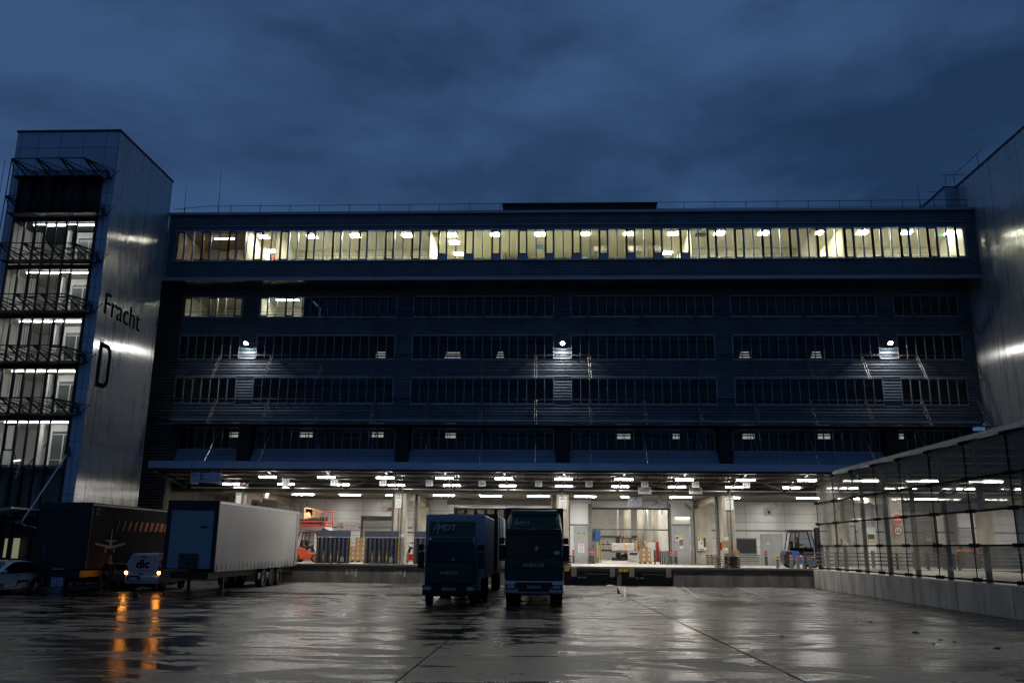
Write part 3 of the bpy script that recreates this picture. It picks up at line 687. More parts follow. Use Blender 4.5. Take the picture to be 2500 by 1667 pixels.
# ================================================================== CANOPY
cp = thing('dock_canopy', 'long flat steel canopy with a pale blue edge over the loading dock', 'canopy', (0, 54, 7))
CX0, CX1, CY0, CY1 = -24.35, 36.0, 51.5, 57.65
b = MB(); b.box(CX0, CX1, CY0-.04, CY0, 6.80, 7.20); b.box(CX0, CX1, CY0-.06, CY0+.2, 7.20, 7.24); b.box(CX0-.04, CX0, CY0-.04, CY1, 6.80, 7.24)
b.build('fascia', 'fascia', cp)
MB().box(CX0+.01, CX1, CY0+.01, CY0+.16, 6.66, 6.80).build('edge_beam', 'black', cp)
def dz(y): return 6.92-.76*(y-CY0)/(CY1-CY0)
b = MB(); x = CX0+.05; up_ = 0.06; lo_ = 0.0                   # trapezoidal sheet, ribs across the canopy
while x < CX1-.2:
    for (xa, za), (xb, zb) in (((x, up_), (x+.06, up_)), ((x+.06, up_), (x+.09, lo_)), ((x+.09, lo_), (x+.15, lo_)), ((x+.15, lo_), (x+.2, up_))):
        b.quad((xa, CY0+.2, za+dz(CY0+.2)), (xb, CY0+.2, zb+dz(CY0+.2)), (xb, CY1, zb+dz(CY1)), (xa, CY1, za+dz(CY1)))
    x += .2
b.build('deck_sheet', 'deck', cp, recalc=False)
MB().box(CX0, CX1, CY0+.05, CY1, 7.08, 7.2).build('roof_board', 'dark', cp)
b = MB()
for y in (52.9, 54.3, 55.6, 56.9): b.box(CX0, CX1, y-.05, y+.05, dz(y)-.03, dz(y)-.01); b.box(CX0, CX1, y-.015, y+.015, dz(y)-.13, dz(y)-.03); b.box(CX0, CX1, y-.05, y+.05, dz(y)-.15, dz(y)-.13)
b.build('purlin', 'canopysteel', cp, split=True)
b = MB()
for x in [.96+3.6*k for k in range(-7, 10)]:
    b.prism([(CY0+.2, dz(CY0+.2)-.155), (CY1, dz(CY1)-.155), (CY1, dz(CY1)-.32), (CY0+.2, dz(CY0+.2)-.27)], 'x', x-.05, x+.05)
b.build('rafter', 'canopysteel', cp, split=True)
b = MB()
for i, x in enumerate([.96+3.6*k for k in range(-7, 9)]):
    if i % 2 == 0: b.tube((x, 52.3, 6.58), (x+3.6, 56.8, 6.02), .045, 6)
    else: b.tube((x+3.6, 52.3, 6.58), (x, 56.8, 6.02), .045, 6)
b.build('diagonal_brace', 'steel_d', cp, split=True)
def tubelight(lab, x, y, z, group, mat='tube', L_=1.06):
    o = thing('fluorescent_light', lab, 'tube light', (x, y, z), 0, group)
    MB().box(x-L_/2-.02, x+L_/2+.02, y-.15, y+.15, z+.08, z+.12).build('housing', 'white', o)
    MB().box(x-L_/2, x+L_/2, y-.045, y+.045, z+.02, z+(.045 if group[0] == 'r' else .07)).build('tube_cover', 'tubeside', o, bevel=.02)
    MB().quad((x-L_/2, y-.13, z+.012), (x-L_/2, y+.13, z+.012), (x+L_/2, y+.13, z+.012), (x+L_/2, y-.13, z+.012)).build('light_panel', mat, o)
    if group[0] != 'r':
        b = MB(); b.box(x-.4, x-.39, y, y+.01, z+.12, z+.24); b.box(x+.39, x+.4, y, y+.01, z+.12, z+.24); b.build('hanger', 'steel', o, split=True)
    return o
ra = [-20.83+3.65*k for k in range(1, 15)]
for k, x in enumerate([.94-3.645*5+3.645*k for k in range(0, 15)]): tubelight('hanging fluorescent light in the front row under the canopy, %s from the left' % ORD[k], x, 52.5, 6.33, 'fluorescent lights in the front row under the canopy')
for k, x in enumerate([1.0-3.625*6+3.625*k for k in range(0, 16)]): tubelight('hanging fluorescent light in the rear row under the canopy, %s from the left' % ORD[k], x, 55.8, 6.12, 'fluorescent lights in the rear row under the canopy')

# ================================================================== LOADING DOCK
ZD, YD, YW = 1.17, 56.2, 68.0
dk_ = thing('loading_dock', 'raised concrete loading dock running along the whole ground floor', 'loading dock', (0, 60, 0))
PITS = [(1.0, 4.35), (4.65, 7.87)]
def pr(mb, x0, y0, x1, y1, Y, d=.02):                 # a box in the plane at depth Y from two corners in the photo
    a = W(x0, y0, Y); c = W(x1, y1, Y); return mb.box(a.x, c.x, Y-d, Y, c.z, a.z)
b = MB(); b.box(-30, 16.45, YD+.12, YW, ZD-.16, ZD); b.box(16.45, 42, YD+.12, YW, ZD-.16, ZD); b.box(2.5, 9.6, YW+.001, 93, ZD-.16, ZD-.004)
b.build('platform', 'dockfloor', dk_, split=True)
b = MB()
for a, c in ((-30, 1.0), (7.87, 16.45), (16.45, 42)): b.box(a, c, YD+.06, YD+.5, 0, ZD-.17)
b.box(4.38, 4.62, YD+.06, YD+.5, 0, ZD-.17)
b.build('dock_wall', 'concrete_d', dk_, split=True)
b = MB(); b.box(-30, 42, YD-.02, YD+.11, ZD-.10, ZD+.004); b.build('edge_angle', 'steel', dk_)
b = MB(); b.box(-30, 16.4, YD-.06, YD+.059, ZD-.30, ZD-.102); b.build('edge_rubber', 'black', dk_)
b = MB()
for a, c in PITS: b.box(a, c, YD+.5, YD+.6, 0, ZD-.17)
b.box(7.9, 7.87, YD+.1, YD+.5, 0, ZD-.2)
b.build('pit_back', 'black', dk_, split=True)
b = MB()
for x in (-23.5, -18.2, -12.7, -9.1, -5.5, 9.1, 11.62): b.box(x-.012, x+.012, YD+.045, YD+.0585, 0, ZD-.31)
b.build('wall_joint', 'black', dk_, split=True)
b = MB()
for a, c in PITS:
    for x in (a+.62, c-.30): b.box(x-.16, x+.16, YD-.18, YD-.062, .55, ZD-.05)
b.build('bumper', 'steel', dk_, bevel=.02, split=True)
b = MB()
for a, c in PITS:
    b.box(a+.9, a+1.1, YD+.30, YD+.49, .45, .52); b.box(a+1.2, a+1.42, YD+.30, YD+.49, .45, .53)
    b.box(a+1.3, c-.5, YD+.2, YD+.3, .70, .73)
b.build('pit_fitting', 'trim', dk_, split=True)
b = MB()
for x0 in (1.02, 4.42, 4.75):
    for k in range(3): b.prism([(x0+.0+k*.1, ZD-.30), (x0+.05+k*.1, ZD-.30), (x0+.12+k*.1, ZD-.11), (x0+.07+k*.1, ZD-.11)], 'y', YD-.066, YD-.061)
b.build('hazard_stripe', 'yellow', dk_, split=True)
for s, x in (('53', 850), ('54', 970), ('60', 1758), ('61', 1883)):
    p = W(x-9, 1405, YD+.05); text(s, dk_, 'stencil' if s[0] == '5' else 'text_g', ((p.x, YD+.058, .52), .52, .36), name='bay_number', depth=.003)
b = MB()
for x in (868, 988): p = W(x, 1400, YD); b.box(p.x-.07, p.x+.07, YD+.053, YD+.0585, .42, .98)
b.build('white_mark', 'stencil', dk_, split=True)
COLX = [-31.4, -20.6, -9.84, .96, 11.76, 22.56, 33.36]
for x in COLX[1:]:
    b = MB(); b.box(x-.4, x+.4, 57.4, 58.3, ZD, 5.72); b.build('column', 'concrete', dk_, bevel=.03)
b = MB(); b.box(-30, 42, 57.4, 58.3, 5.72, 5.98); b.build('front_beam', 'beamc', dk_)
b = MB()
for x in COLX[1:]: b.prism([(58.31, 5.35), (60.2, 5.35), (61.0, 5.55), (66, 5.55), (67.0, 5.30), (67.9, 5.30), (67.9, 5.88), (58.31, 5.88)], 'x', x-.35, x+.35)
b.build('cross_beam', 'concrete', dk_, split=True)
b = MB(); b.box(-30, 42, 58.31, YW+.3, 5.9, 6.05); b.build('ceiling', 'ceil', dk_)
b = MB(); b.box(-30, 42, 57.5, 57.76, 6.0, 7.8); b.build('wall_above_beam', 'steel_d', dk_)
for x in COLX[1:]: MB().box(x-.62, x+.62, 67.0, 67.9, ZD, 5.3).build('inner_pillar', 'concrete', dk_, bevel=.03)
# back wall in panels, with its openings
def X_(px, py=1300, Y=YW): return W(px, py, Y).x
OP = [(X_(884), X_(958), W(900, 1263, YW).z), (X_(1111), X_(1236), W(1150, 1243, YW).z), (X_(1445), X_(1632), W(1500, 1243, YW).z)]
b = MB(); xs = [-30]+[v for o in OP for v in o[:2]]+[42]
heights = [ZD, 1.6, 2.5, 3.12, 3.72, 4.35, 5.0, 5.9]
def panels(b, x0, x1, z0, z1, wd=2.9):
    n = max(1, round((x1-x0)/wd)); dx = (x1-x0)/n
    for k in range(n):
        for h0, h1 in zip(heights, heights[1:]):
            a, c = max(z0, h0), min(z1, h1)
            if c-a > .02: b.box(x0+k*dx+.012, x0+(k+1)*dx-.012, YW, YW+.04, a+.01, c-.01)
for i in range(0, len(xs), 2): panels(b, xs[i], xs[i+1], ZD, 5.9)
for o in OP: panels(b, o[0], o[1], o[2], 5.9)
b.build('wall_panel', 'wallpan', dk_)
b = MB()
for i in range(0, len(xs), 2): b.box(xs[i], xs[i+1], YW+.05, YW+.2, ZD, 5.9)
for o in OP: b.box(o[0], o[1], YW+.05, YW+.2, o[2], 5.9)
b.build('wall_backing', 'dark', dk_, split=True)
b = MB(); b.box(-30, 42, YW-.06, YW-.002, 3.66, 3.76); b.build('wall_rail', 'steel', dk_)
b = MB()
for x0, x1, zt in OP:
    b.box(x0-.12, x0, YW-.10, YW+.3, ZD, zt+.12); b.box(x1, x1+.12, YW-.10, YW+.3, ZD, zt+.12); b.box(x0, x1, YW-.10, YW+.3, zt, zt+.12)
b.build('opening_frame', 'steel_d', dk_, split=True)
b = MB(); pr(b, 1093, 1219, 1345, 1233, YW-.15, .3); b.build('shutter_housing', 'steel', dk_); b = MB(); pr(b, 1112, 1236, 1343, 1241, YW-.5, .1); b.build('crane_rail', 'alu', dk_)
x0, x1, zt = OP[0]; MB().box(x0, x1, YW+.1, YW+.14, ZD, zt-.15).build('roller_door', 'roller', dk_); MB().box(x0, x1, YW+.02, YW+.09, zt-.22, zt).build('door_head', 'steel_d', dk_)
x0, x1, zt = OP[1]; b = MB(); k = x0
while k < x1: b.box(k, k+.55, YW+1.2, YW+1.4, ZD, zt+.3); k += .8
b.build('inner_screen', 'concrete', dk_, split=True); MB().box(x0-1, x1+1, YW+2.5, YW+2.6, ZD, 5.9).build('inner_wall', 'concrete_d', dk_)
# hall behind the wide opening
x0, x1, zt = OP[2]; b = MB()
b.quad((x0-.1, YW+.3, ZD), (x0-.1, 93, ZD), (x0-.1, 93, 8), (x0-.1, YW+.3, 8)); b.quad((x1+.6, YW+.3, ZD), (x1+.6, 93, ZD), (x1+.6, 93, 8), (x1+.6, YW+.3, 8))
b.quad((x0-.1, YW+.3, 8), (x1+.6, YW+.3, 8), (x1+.6, 93, 8), (x0-.1, 93, 8))
b.build('hall_wall', 'block', dk_, recalc=False)
b = MB(); n = 0; z = ZD
while z < 8:
    x = x0-(.3 if n % 2 else 0)
    while x < x1+.6: b.box(max(x, x0-.1)+.01, min(x+.6, x1+.6)-.01, 92.9, 92.96, z+.008, z+.242); x += .6
    z += .25; n += 1
b.build('hall_block', 'block', dk_); MB().box(x0-.1, x1+.6, 92.97, 93.1, ZD, 8).build('hall_mortar', 'concrete_d', dk_)
for px_, r in ((1532, .34), (1564.5, .34), (1607, .45)):
    p = W(px_, 1300, 84 if r < .4 else 80); MB().tube((p.x, p.y, ZD), (p.x, p.y, 8), r*1.05, 16).build('hall_pillar', 'concrete', dk_, smooth=True)
b = MB(); pr(b, 1467, 1307, 1599, 1312, 92.8, .1); b.build('hall_stripe', 'steel_d', dk_)
for px_, Yp, r in ((1509, 90, .13), (1573, 88, .12), (1592, 88, .06), (1524.5, 91, .05)):
    p = W(px_, 1300, Yp); MB().tube((p.x, p.y, ZD), (p.x, p.y, 8), r, 10).build('hall_pipe', 'alu', dk_, split=True)
for k, y in enumerate((72.5, 77, 82, 87.5)):
    for j, xx in enumerate((4.6, 8.6)):
        tubelight(['%s fluorescent light high in the hall behind the dock, counted from its %s door' % (ORD[k], s) for s in ('left', 'right')][j], xx+(y-72)*.06, y, 6.75, 'rows of hall lights behind the wide dock opening', 'tubeH', 1.5)
# ceiling lights inside the dock
for k, x in enumerate([-20.9, -17.6, -14.2, -10.86, -7.45, -4.1, -.7, 2.62, 5.9, 9.34, 12.7, 18.2, 22.0, 26.3]):
    tubelight('flat fluorescent light on the dark ceiling behind the dock columns, %s from the left' % ORD[k], x, 61.6, 5.80, 'row of lights on the dock ceiling', 'tubeC', 1.5)
# pipes
b = MB(); b.tube((-24, 57.2, 6.02), (.7, 57.2, 6.0), .05, 8); b.tube((.9, 57.2, 6.0), (42, 57.2, 6.02), .05, 8); b.build('conduit', 'alu', dk_, split=True)
b = MB()
for x in (-20.6, -9.84, 11.76): b.tube((x+.12, 57.34, ZD), (x+.12, 57.34, 5.95), .055, 8); b.tube((x-.08, 57.36, ZD+1), (x-.08, 57.36, 5.95), .03, 6)
b.tube((.9, 57.34, 5.4), (.9, 57.34, 5.95), .05, 8)
for px_ in (1361-9, 1752): p = W(px_, 1300, 58.6); b.tube((p.x, p.y, ZD), (p.x, p.y, 5.8), .13, 10)
for px_ in (962-3, 1015): p = W(px_, 1300, 60); b.tube((p.x, p.y, ZD), (p.x, p.y, 5.8), .13, 10)
for px_ in (1690.5,): p = W(px_, 1300, 65); b.tube((p.x, p.y, ZD), (p.x, p.y, 5.1), .12, 10); b.tube((p.x, p.y, 5.1), (p.x-.5, p.y, 5.5), .12, 10)
b.build('drain_pipe', 'steel', dk_, split=True)
# doors
def grey_door(x0, y0, x1, Y, label, double=False, extra=None):
    a = W(x0, y0, Y); c = W(x1, y0, Y); o = thing('metal_door', label, 'door', ((a.x+c.x)/2, Y, ZD), 0, 'grey metal doors')
    zt = a.z
    b = MB(); b.box(a.x-.09, a.x, Y-.06, Y+.05, ZD, zt+.09); b.box(c.x, c.x+.09, Y-.06, Y+.05, ZD, zt+.09); b.box(a.x, c.x, Y-.06, Y+.05, zt, zt+.09); b.build('door_frame', 'doorgrey', o, bevel=.01)
    if double:
        m_ = (a.x+c.x)/2
        MB().box(a.x, m_-.008, Y-.03, Y, ZD, zt).build('leaf', 'doorgrey', o); MB().box(m_+.008, c.x, Y-.03, Y, ZD, zt).build('leaf', 'doorgrey', o)
        MB().tube((m_-.1, Y-.08, ZD+1.05), (m_-.22, Y-.08, ZD+1.05), .02).build('handle', 'alu', o)
    else:
        MB().box(a.x, c.x, Y-.03, Y, ZD, zt).build('leaf', 'doorgrey', o); MB().tube((c.x-.12, Y-.07, ZD+1.05), (c.x-.26, Y-.07, ZD+1.05), .02).build('handle', 'alu', o)
    return o, a, c
YP = 67.0
b = MB()                                              # wall piers beside the wide opening that carry the doors
for xa, xb in ((1391, 1445), (1632, 1697)):
    pr(b, xa, 1220, xb, 1373.5, YP+.05, .05)
b.build('door_wall', 'wallpan', dk_, split=True)
b = MB()
for xa, xb in ((1391, 1436), (1640, 1690)): pr(b, xa, 1279, xb, 1282.5, YP-.01, .06)
pr(b, 1436, 1230, 1446, 1373, YP-.02, .2); pr(b, 1632, 1230, 1641, 1373, YP-.02, .2)
b.build('door_wall_trim', 'steel', dk_, split=True)
b = MB()
for xa, xb in ((1391, 1436), (1640, 1690)):
    for y in (1239, 1257): pr(b, xa, y, xb, y+.7, YP-.001, .004)
b.build('panel_seam', 'text_g', dk_)
o, a, c = grey_door(1404, 1287, 1433, YP-.05, 'grey metal door with a green arrow sign left of the wide hall opening')
b = MB(); pr(b, 1410.5, 1298.5, 1414, 1303.5, YP-.085, .004); pr(b, 1424.5, 1298.5, 1428, 1303.5, YP-.085, .004); pr(b, 1414, 1300.3, 1424.5, 1301.7, YP-.085, .004); b.build('arrow_sign', 'sgreen', o)
b = MB(); pr(b, 1414, 1305.5, 1423, 1311, YP-.085, .004); b.build('orange_sign', 'amber', o)
b = MB(); pr(b, 1411, 1326.5, 1427, 1348.5, YP-.085, .004); b.build('notice', 'paint_w', o)
b = MB()
for k in range(3): pr(b, 1413.5, 1328.5+k*1.7, 1424.5, 1329.3+k*1.7, YP-.090, .002)
b.build('red_line', 'text_r', o)
b = MB()
for k in range(6): pr(b, 1414, 1335.5+k*1.8, 1424, 1336+k*1.8, YP-.090, .002)
b.build('text_line', 'text_g', o)
def ring(parent, x, y, Y, r, mat='red', name='prohibition_ring', slash=True, w=.22):
    p = W(x, y, Y); b = MB(); n = 20
    for k in range(n):
        t0, t1 = 2*math.pi*k/n, 2*math.pi*(k+1)/n
        q = lambda t, rr, dy: (p.x+math.cos(t)*rr, Y-dy, p.z+math.sin(t)*rr)
        b.quad(q(t0, r, .006), q(t1, r, .006), q(t1, r*(1-w), .006), q(t0, r*(1-w), .006))
    if slash:
        d = r*.68; e = r*.12; b.quad((p.x-d-e, Y-.006, p.z+d-e), (p.x-d+e, Y-.006, p.z+d+e), (p.x+d+e, Y-.006, p.z-d+e), (p.x+d-e, Y-.006, p.z-d-e))
    return b.build(name, mat, parent)
def disc(parent, x, y, Y, r, mat, name='disc', n=20, ov=1.0):
    p = W(x, y, Y); return MB().prism([(p.x+math.cos(2*math.pi*k/n)*r*ov, p.z+math.sin(2*math.pi*k/n)*r) for k in range(n)], 'y', Y-.004, Y).build(name, mat, parent)
for x in (1411, 1426): disc(o, x, 1322.5, YP-.085, .085, 'paint_w', 'sticker'); ring(o, x, 1322.5, YP-.09, .085)
o, a, c = grey_door(1647, 1287, 1679, YP-.05, 'grey metal door with several signs right of the wide hall opening')
b = MB(); pr(b, 1649, 1306, 1658, 1319.5, YP-.085, .004); pr(b, 1658.5, 1312, 1667, 1316, YP-.085, .004); pr(b, 1659, 1332, 1668, 1339, YP-.085, .004); b.build('notice', 'paint_w', o)
b = MB(); pr(b, 1658.5, 1305.5, 1667, 1311.5, YP-.085, .004); b.build('yellow_notice', 'yellow', o)
b = MB(); pr(b, 1658.5, 1317, 1667.5, 1331, YP-.08, .01); b.build('vent_slot', 'steel', o)
disc(o, 1653.5, 1312.5, YP-.09, .11, 'navy', 'blue_disc')
for x in (1654.5, 1671.5): disc(o, x, 1323, YP-.085, .08, 'paint_w', 'sticker'); ring(o, x, 1323, YP-.09, .08)
o, a, c = grey_door(1859, 1306, 1907, YW-.05, 'wide grey double door near the blue forklift', True)
b = MB(); pr(b, 1870, 1325, 1879, 1328, YW-.09, .004); b.build('notice', 'paint_w', o); disc(o, 1874.5, 1320.5, YW-.085, .12, 'paint_w', 'sticker'); ring(o, 1874.5, 1320.5, YW-.09, .12)
o = thing('shutter_hatch', 'dark closed hatch with a ribbed cover in the back wall left of the double door', 'hatch', (X_(1823), YW, ZD+.4))
b = MB(); pr(b, 1797.5, 1313, 1848, 1351, YW-.02, .08); b.build('frame', 'steel', o); b = MB(); pr(b, 1799, 1316, 1846, 1349, YW-.11, .03); b.build('cover', 'dark', o)
b = MB()
for y in (1353, 1359, 1368): pr(b, 1800, y, 1855, y+2.5, YW-.15, .15)
b.build('guard_rail', 'steel', o, split=True)
o = thing('wall_light', 'lit tube lamp on the wall above the grey door with several signs', 'wall light', W(1665, 1262, YP-.1))
b = MB(); pr(b, 1648, 1259, 1685, 1262, YP-.04, .1); b.build('housing', 'white', o); b = MB(); pr(b, 1650, 1262.3, 1683, 1265, YP-.05, .08); b.build('tube_cover', 'warmtube', o)

# ---------------- signs under the canopy
for i, (n_, x) in enumerate(((52, 698), (53, 816), (54, 935), (55, 1048), (56, 1177), (57, 1315), (58, 1438), (59, 1574), (60, 1698), (61, 1822))):
    yy = 53.6; p = W(x, 1176.5+i*.7, yy); w_ = .22
    o = thing('bay_number_sign', 'small square sign reading %d hanging under the canopy, %s from the left' % (n_, ORD[i]), 'sign', (p.x, yy, p.z-.19), 0, 'hanging bay number signs')
    MB().box(p.x-w_, p.x+w_, yy-.03, yy, p.z-.19, p.z+.19).build('plate', 'white', o)
    b = MB(); b.box(p.x-w_, p.x-w_+.012, yy-.02, yy-.01, p.z+.19, p.z+.36); b.box(p.x+w_-.012, p.x+w_, yy-.02, yy-.01, p.z+.19, p.z+.36); b.build('hanger', 'steel', o, split=True)
    text(str(n_), o, 'text_gd', ((p.x-.14, yy-.031, p.z-.12), .28, .24), name='number')
def board(name, label, x0, y0, x1, y1, Y, mat='white', group=None, cat='sign', hang=0, d=.03):
    a = W(x0, y0, Y); c = W(x1, y1, Y)
    o = thing(name, label, cat, ((a.x+c.x)/2, Y, c.z), 0, group)
    MB().box(a.x, c.x, Y, Y+d, c.z, a.z).build('plate', mat, o, bevel=.004)
    if hang: b = MB(); b.box(a.x+.03, a.x+.045, Y, Y+.01, a.z, a.z+hang); b.box(c.x-.045, c.x-.03, Y, Y+.01, a.z, a.z+hang); b.build('hanger', 'steel', o, split=True)
    return o, a, c
for x0, lab in ((1558, 'white hanging LUG company sign left of the round dock mirrors'), (1682.5, 'white hanging LUG company sign right of the round dock mirrors')):
    o, a, c = board('company_sign', lab, x0, 1189, x0+32.5, 1205.5, 56.3, hang=.42, group='white hanging LUG signs')
    wd = c.x-a.x; text('LUG', o, 'text_b', ((a.x+.10, 56.3, c.z+.19), wd*.66, .21), name='lettering')
    text('o', o, 'text_r', ((a.x+.12+wd*.62, 56.3, c.z+.27), .05, .06), name='red_dot')
    text('aircargo handling', o, 'text_g', ((a.x+.12, 56.3, c.z+.14), wd*.68, .05), name='small_lettering')
o, a, c = board('company_sign', 'white hanging sign with red Mic lettering in front of the first dock column', 572, 1178.5, 605.5, 1191.5, 56.4, hang=.35)
text('Mic', o, 'text_r', ((a.x+.42, 56.4, c.z+.09), .36, .24), name='lettering', bold=.03)
b = MB()
for k in range(3): b.box(a.x+.26+k*.05, a.x+.285+k*.05, 56.39, 56.399, c.z+.10, c.z+.16+k*.06)
b.build('bars', 'text_g', o)
o, a, c = board('company_sign', 'white wall sign with a cut off red M beside the second dock column', 927, 1235, 958, 1251, YW-.1)
text('Mic', o, 'text_r', ((a.x+.70, YW-.1, c.z+.1), .5, .28), name='lettering', bold=.03)
b = MB()
for k in range(3): b.box(a.x+.52+k*.055, a.x+.55+k*.055, YW-.11, YW-.101, c.z+.10, c.z+.16+k*.07)
b.build('bars', 'text_g', o)
o, a, c = board('company_sign', 'white wall sign with a red square above the silver trailer', 617, 1228, 660, 1240.5, YW-.1)
text('UAUUMA', o, 'text_b', ((a.x+.5, YW-.1, c.z+.12), .85, .14), name='lettering', bold=.02)
MB().box(a.x+.02, a.x+.38, YW-.11, YW-.101, c.z+.04, a.z-.03).build('red_square', 'red', o)
board('blank_sign', 'small blank white plate hanging below the number 52 sign', 690, 1185.5, 705.5, 1192, 56.4, hang=.4)
o, a, c = board('prohibition_sign', 'white sign with red border reading Kein Zutritt on the back wall', 825, 1275, 876, 1294.5, YW-.12)
b = MB(); t = .035
b.box(a.x, c.x, YW-.13, YW-.121, a.z-t, a.z); b.box(a.x, c.x, YW-.13, YW-.121, c.z, c.z+t); b.box(a.x, a.x+t, YW-.13, YW-.121, c.z+t, a.z-t); b.box(c.x-t, c.x, YW-.13, YW-.121, c.z+t, a.z-t); b.build('red_border', 'text_r', o)
ring(o, 833.3, 1284.5, YW-.122, .20, 'text_r'); wd = c.x-a.x
b = MB(); p = W(833.3, 1284.5, YW-.12); b.box(p.x-.05, p.x+.05, YW-.125, YW-.121, p.z-.1, p.z+.06); b.build('hand_symbol', 'text_b', o)
text('Kein Zutritt!', o, 'text_gd', ((a.x+wd*.33, YW-.12, a.z-.28), wd*.63, .15), name='lettering')
text('Sicherheitsbereich', o, 'text_gd', ((a.x+wd*.33, YW-.12, a.z-.42), wd*.60, .085), name='lettering'); text('(secured area)', o, 'text_gd', ((a.x+wd*.38, YW-.12, a.z-.55), wd*.48, .085), name='lettering')
cn = ['first', 'second', 'third', 'fourth']
for i, (x0, y0, x1, y1) in enumerate(((579, 1202, 587, 1229), (966, 1209.5, 980, 1239), (1365, 1212, 1383.5, 1243), (1769, 1214.5, 1791, 1245))):
    o, a, c = board('notice_board', ['narrow white notice on the dock column behind the silver trailer', 'white notice on the dock column left of the green trucks', 'white notice on the dock column right above the taller green truck', 'white notice on the dock column left of the blue forklift'][i], x0, y0, x1, y1, 57.3, 'paint_w', 'white notices on the dock columns', 'notice')
    wd = c.x-a.x; b = MB(); h = a.z-c.z
    for k, (f, l) in enumerate(((.07, .5), (.15, .8), (.22, .75))): b.box(a.x+wd*(.5-l/2), a.x+wd*(.5+l/2), 57.29, 57.299, a.z-h*f-.02, a.z-h*f+.015)
    for k in range(7): b.box(a.x+wd*.18, a.x+wd*.85, 57.29, 57.299, a.z-h*(.42+k*.075)-.008, a.z-h*(.42+k*.075)+.006)
    b.build('text_line', 'text_g', o)
for i, (x0, x1, y) in enumerate(((575, 590, 1303), (976, 987, 1303), (1768, 1779, 1310))):
    if i: board('paper_notice', 'small white paper low on the dock column ' + ('left of the green trucks' if i == 1 else 'left of the blue forklift'), x0, y, x1, y+8, 57.3, 'paint_w', None, 'notice')
o, a, c = board('no_parking_sign', 'white sign with a round blue and red no stopping symbol on the right back wall', 1865, 1240.5, 1890.5, 1258, YW-.1)
disc(o, 1877.5, 1250, YW-.11, .12, 'text_r', 'round_symbol'); disc(o, 1877.5, 1250, YW-.116, .085, 'navy', 'round_centre')
b = MB(); pr(b, 1868, 1242.5, 1888, 1243.3, YW-.11, .004); pr(b, 1870, 1245, 1886, 1245.6, YW-.11, .004); pr(b, 1867, 1255.5, 1889, 1256.3, YW-.11, .004); b.build('text_line', 'text_g', o)
o, a, c = board('letter_sign', 'grey wall plate with a cut off letter L behind the pipe of the fourth column', 1726, 1262, 1752, 1276, YW-.12, 'alu')
text('L', o, 'text_b', ((c.x-.14, YW-.12, c.z+.1), .1, .22), name='lettering')
o = thing('gate_sign', 'blue hanging board with a black letter E at the left end of the canopy', 'sign', (-20.4, 50.5, 5.9))
a = W(466, 1152.5, 51.2); c = W(536.5, 1177, 51.2)
MB().box(a.x, c.x, 51.2, 51.42, c.z, a.z).build('board', 'fascia', o, bevel=.01)
b = MB(); b.box(a.x-.03, a.x, 51.25, 51.3, c.z-.1, a.z+.7); b.box(c.x, c.x+.03, 51.25, 51.3, c.z-.1, a.z+.7); b.build('hanger', 'steel', o, split=True)
text('E', o, 'text_b', ((a.x+.62, 51.2, c.z+.17), .19, .45), name='letter')
MB().box(a.x+.12, a.x+.36, 51.19, 51.199, a.z-.16, a.z-.11).build('dash', 'text_b', o)
p = W(475, 1181, 51.3); MB().box(p.x-.18, p.x+.2, 51.2, 51.3, c.z-.12, c.z-.02).build('lower_tube', 'white', o)
# mirrors
for x, y, rx, lab in ((1550, 1222, .3, 'square grey dock mirror on a rod left of the hall opening centre'), (1608, 1227, .2, 'tilted round backed dock mirror hanging right of the square one')):
    p = W(x, y, 57.9); o = thing('dock_mirror', lab, 'mirror', p, 0, 'mirrors hanging above the hall opening')
    b = MB()
    if rx == .3: b.prism([(p.x-.52, p.z-.40), (p.x+.42, p.z-.42), (p.x+.55, p.z+.36), (p.x-.38, p.z+.44)], 'y', p.y, p.y+.05)
    else: b.poly([(p.x-.55, p.y-.2, p.z-.22), (p.x+.4, p.y-.2, p.z-.22), (p.x+.62, p.y+.3, p.z+.2), (p.x-.3, p.y+.3, p.z+.1)]); b.poly([(p.x-.55, p.y-.2, p.z-.25), (p.x+.4, p.y-.2, p.z-.25), (p.x+.62, p.y+.3, p.z+.17), (p.x-.3, p.y+.3, p.z+.07)])
    b.build('mirror_plate', 'trim', o, bevel=.02)
    b = MB()
    for sx, sz in ((-.3, -.2), (.3, -.2), (.3, .2), (-.3, .2)): b.tube((p.x, p.y-.06, p.z+.05), (p.x+sx, p.y-.02, p.z+sz+.02), .018, 6)
    b.build('back_frame', 'steel', o); MB().tube((p.x+.05, p.y, p.z+.1), (p.x+.05, p.y, 5.9), .04, 8).build('rod', 'steel', o)
o = thing('speaker_sign', 'small oval sign standing on the roof edge line above the silver trailer', 'sign', W(638, 1222, 58.5)); p = W(638, 1218, 58.5)
MB().prism([(p.x+.12*math.cos(2*math.pi*k/16), p.z+.28*math.sin(2*math.pi*k/16)) for k in range(16)], 'y', p.y, p.y+.03).build('rim', 'text_b', o)
MB().prism([(p.x+.085*math.cos(2*math.pi*k/16), p.z+.24*math.sin(2*math.pi*k/16)) for k in range(16)], 'y', p.y-.01, p.y-.001).build('face', 'paint_w', o)
MB().tube((p.x, p.y+.01, p.z+.28), (p.x, p.y+.01, 5.9), .015).build('rod', 'dark', o)

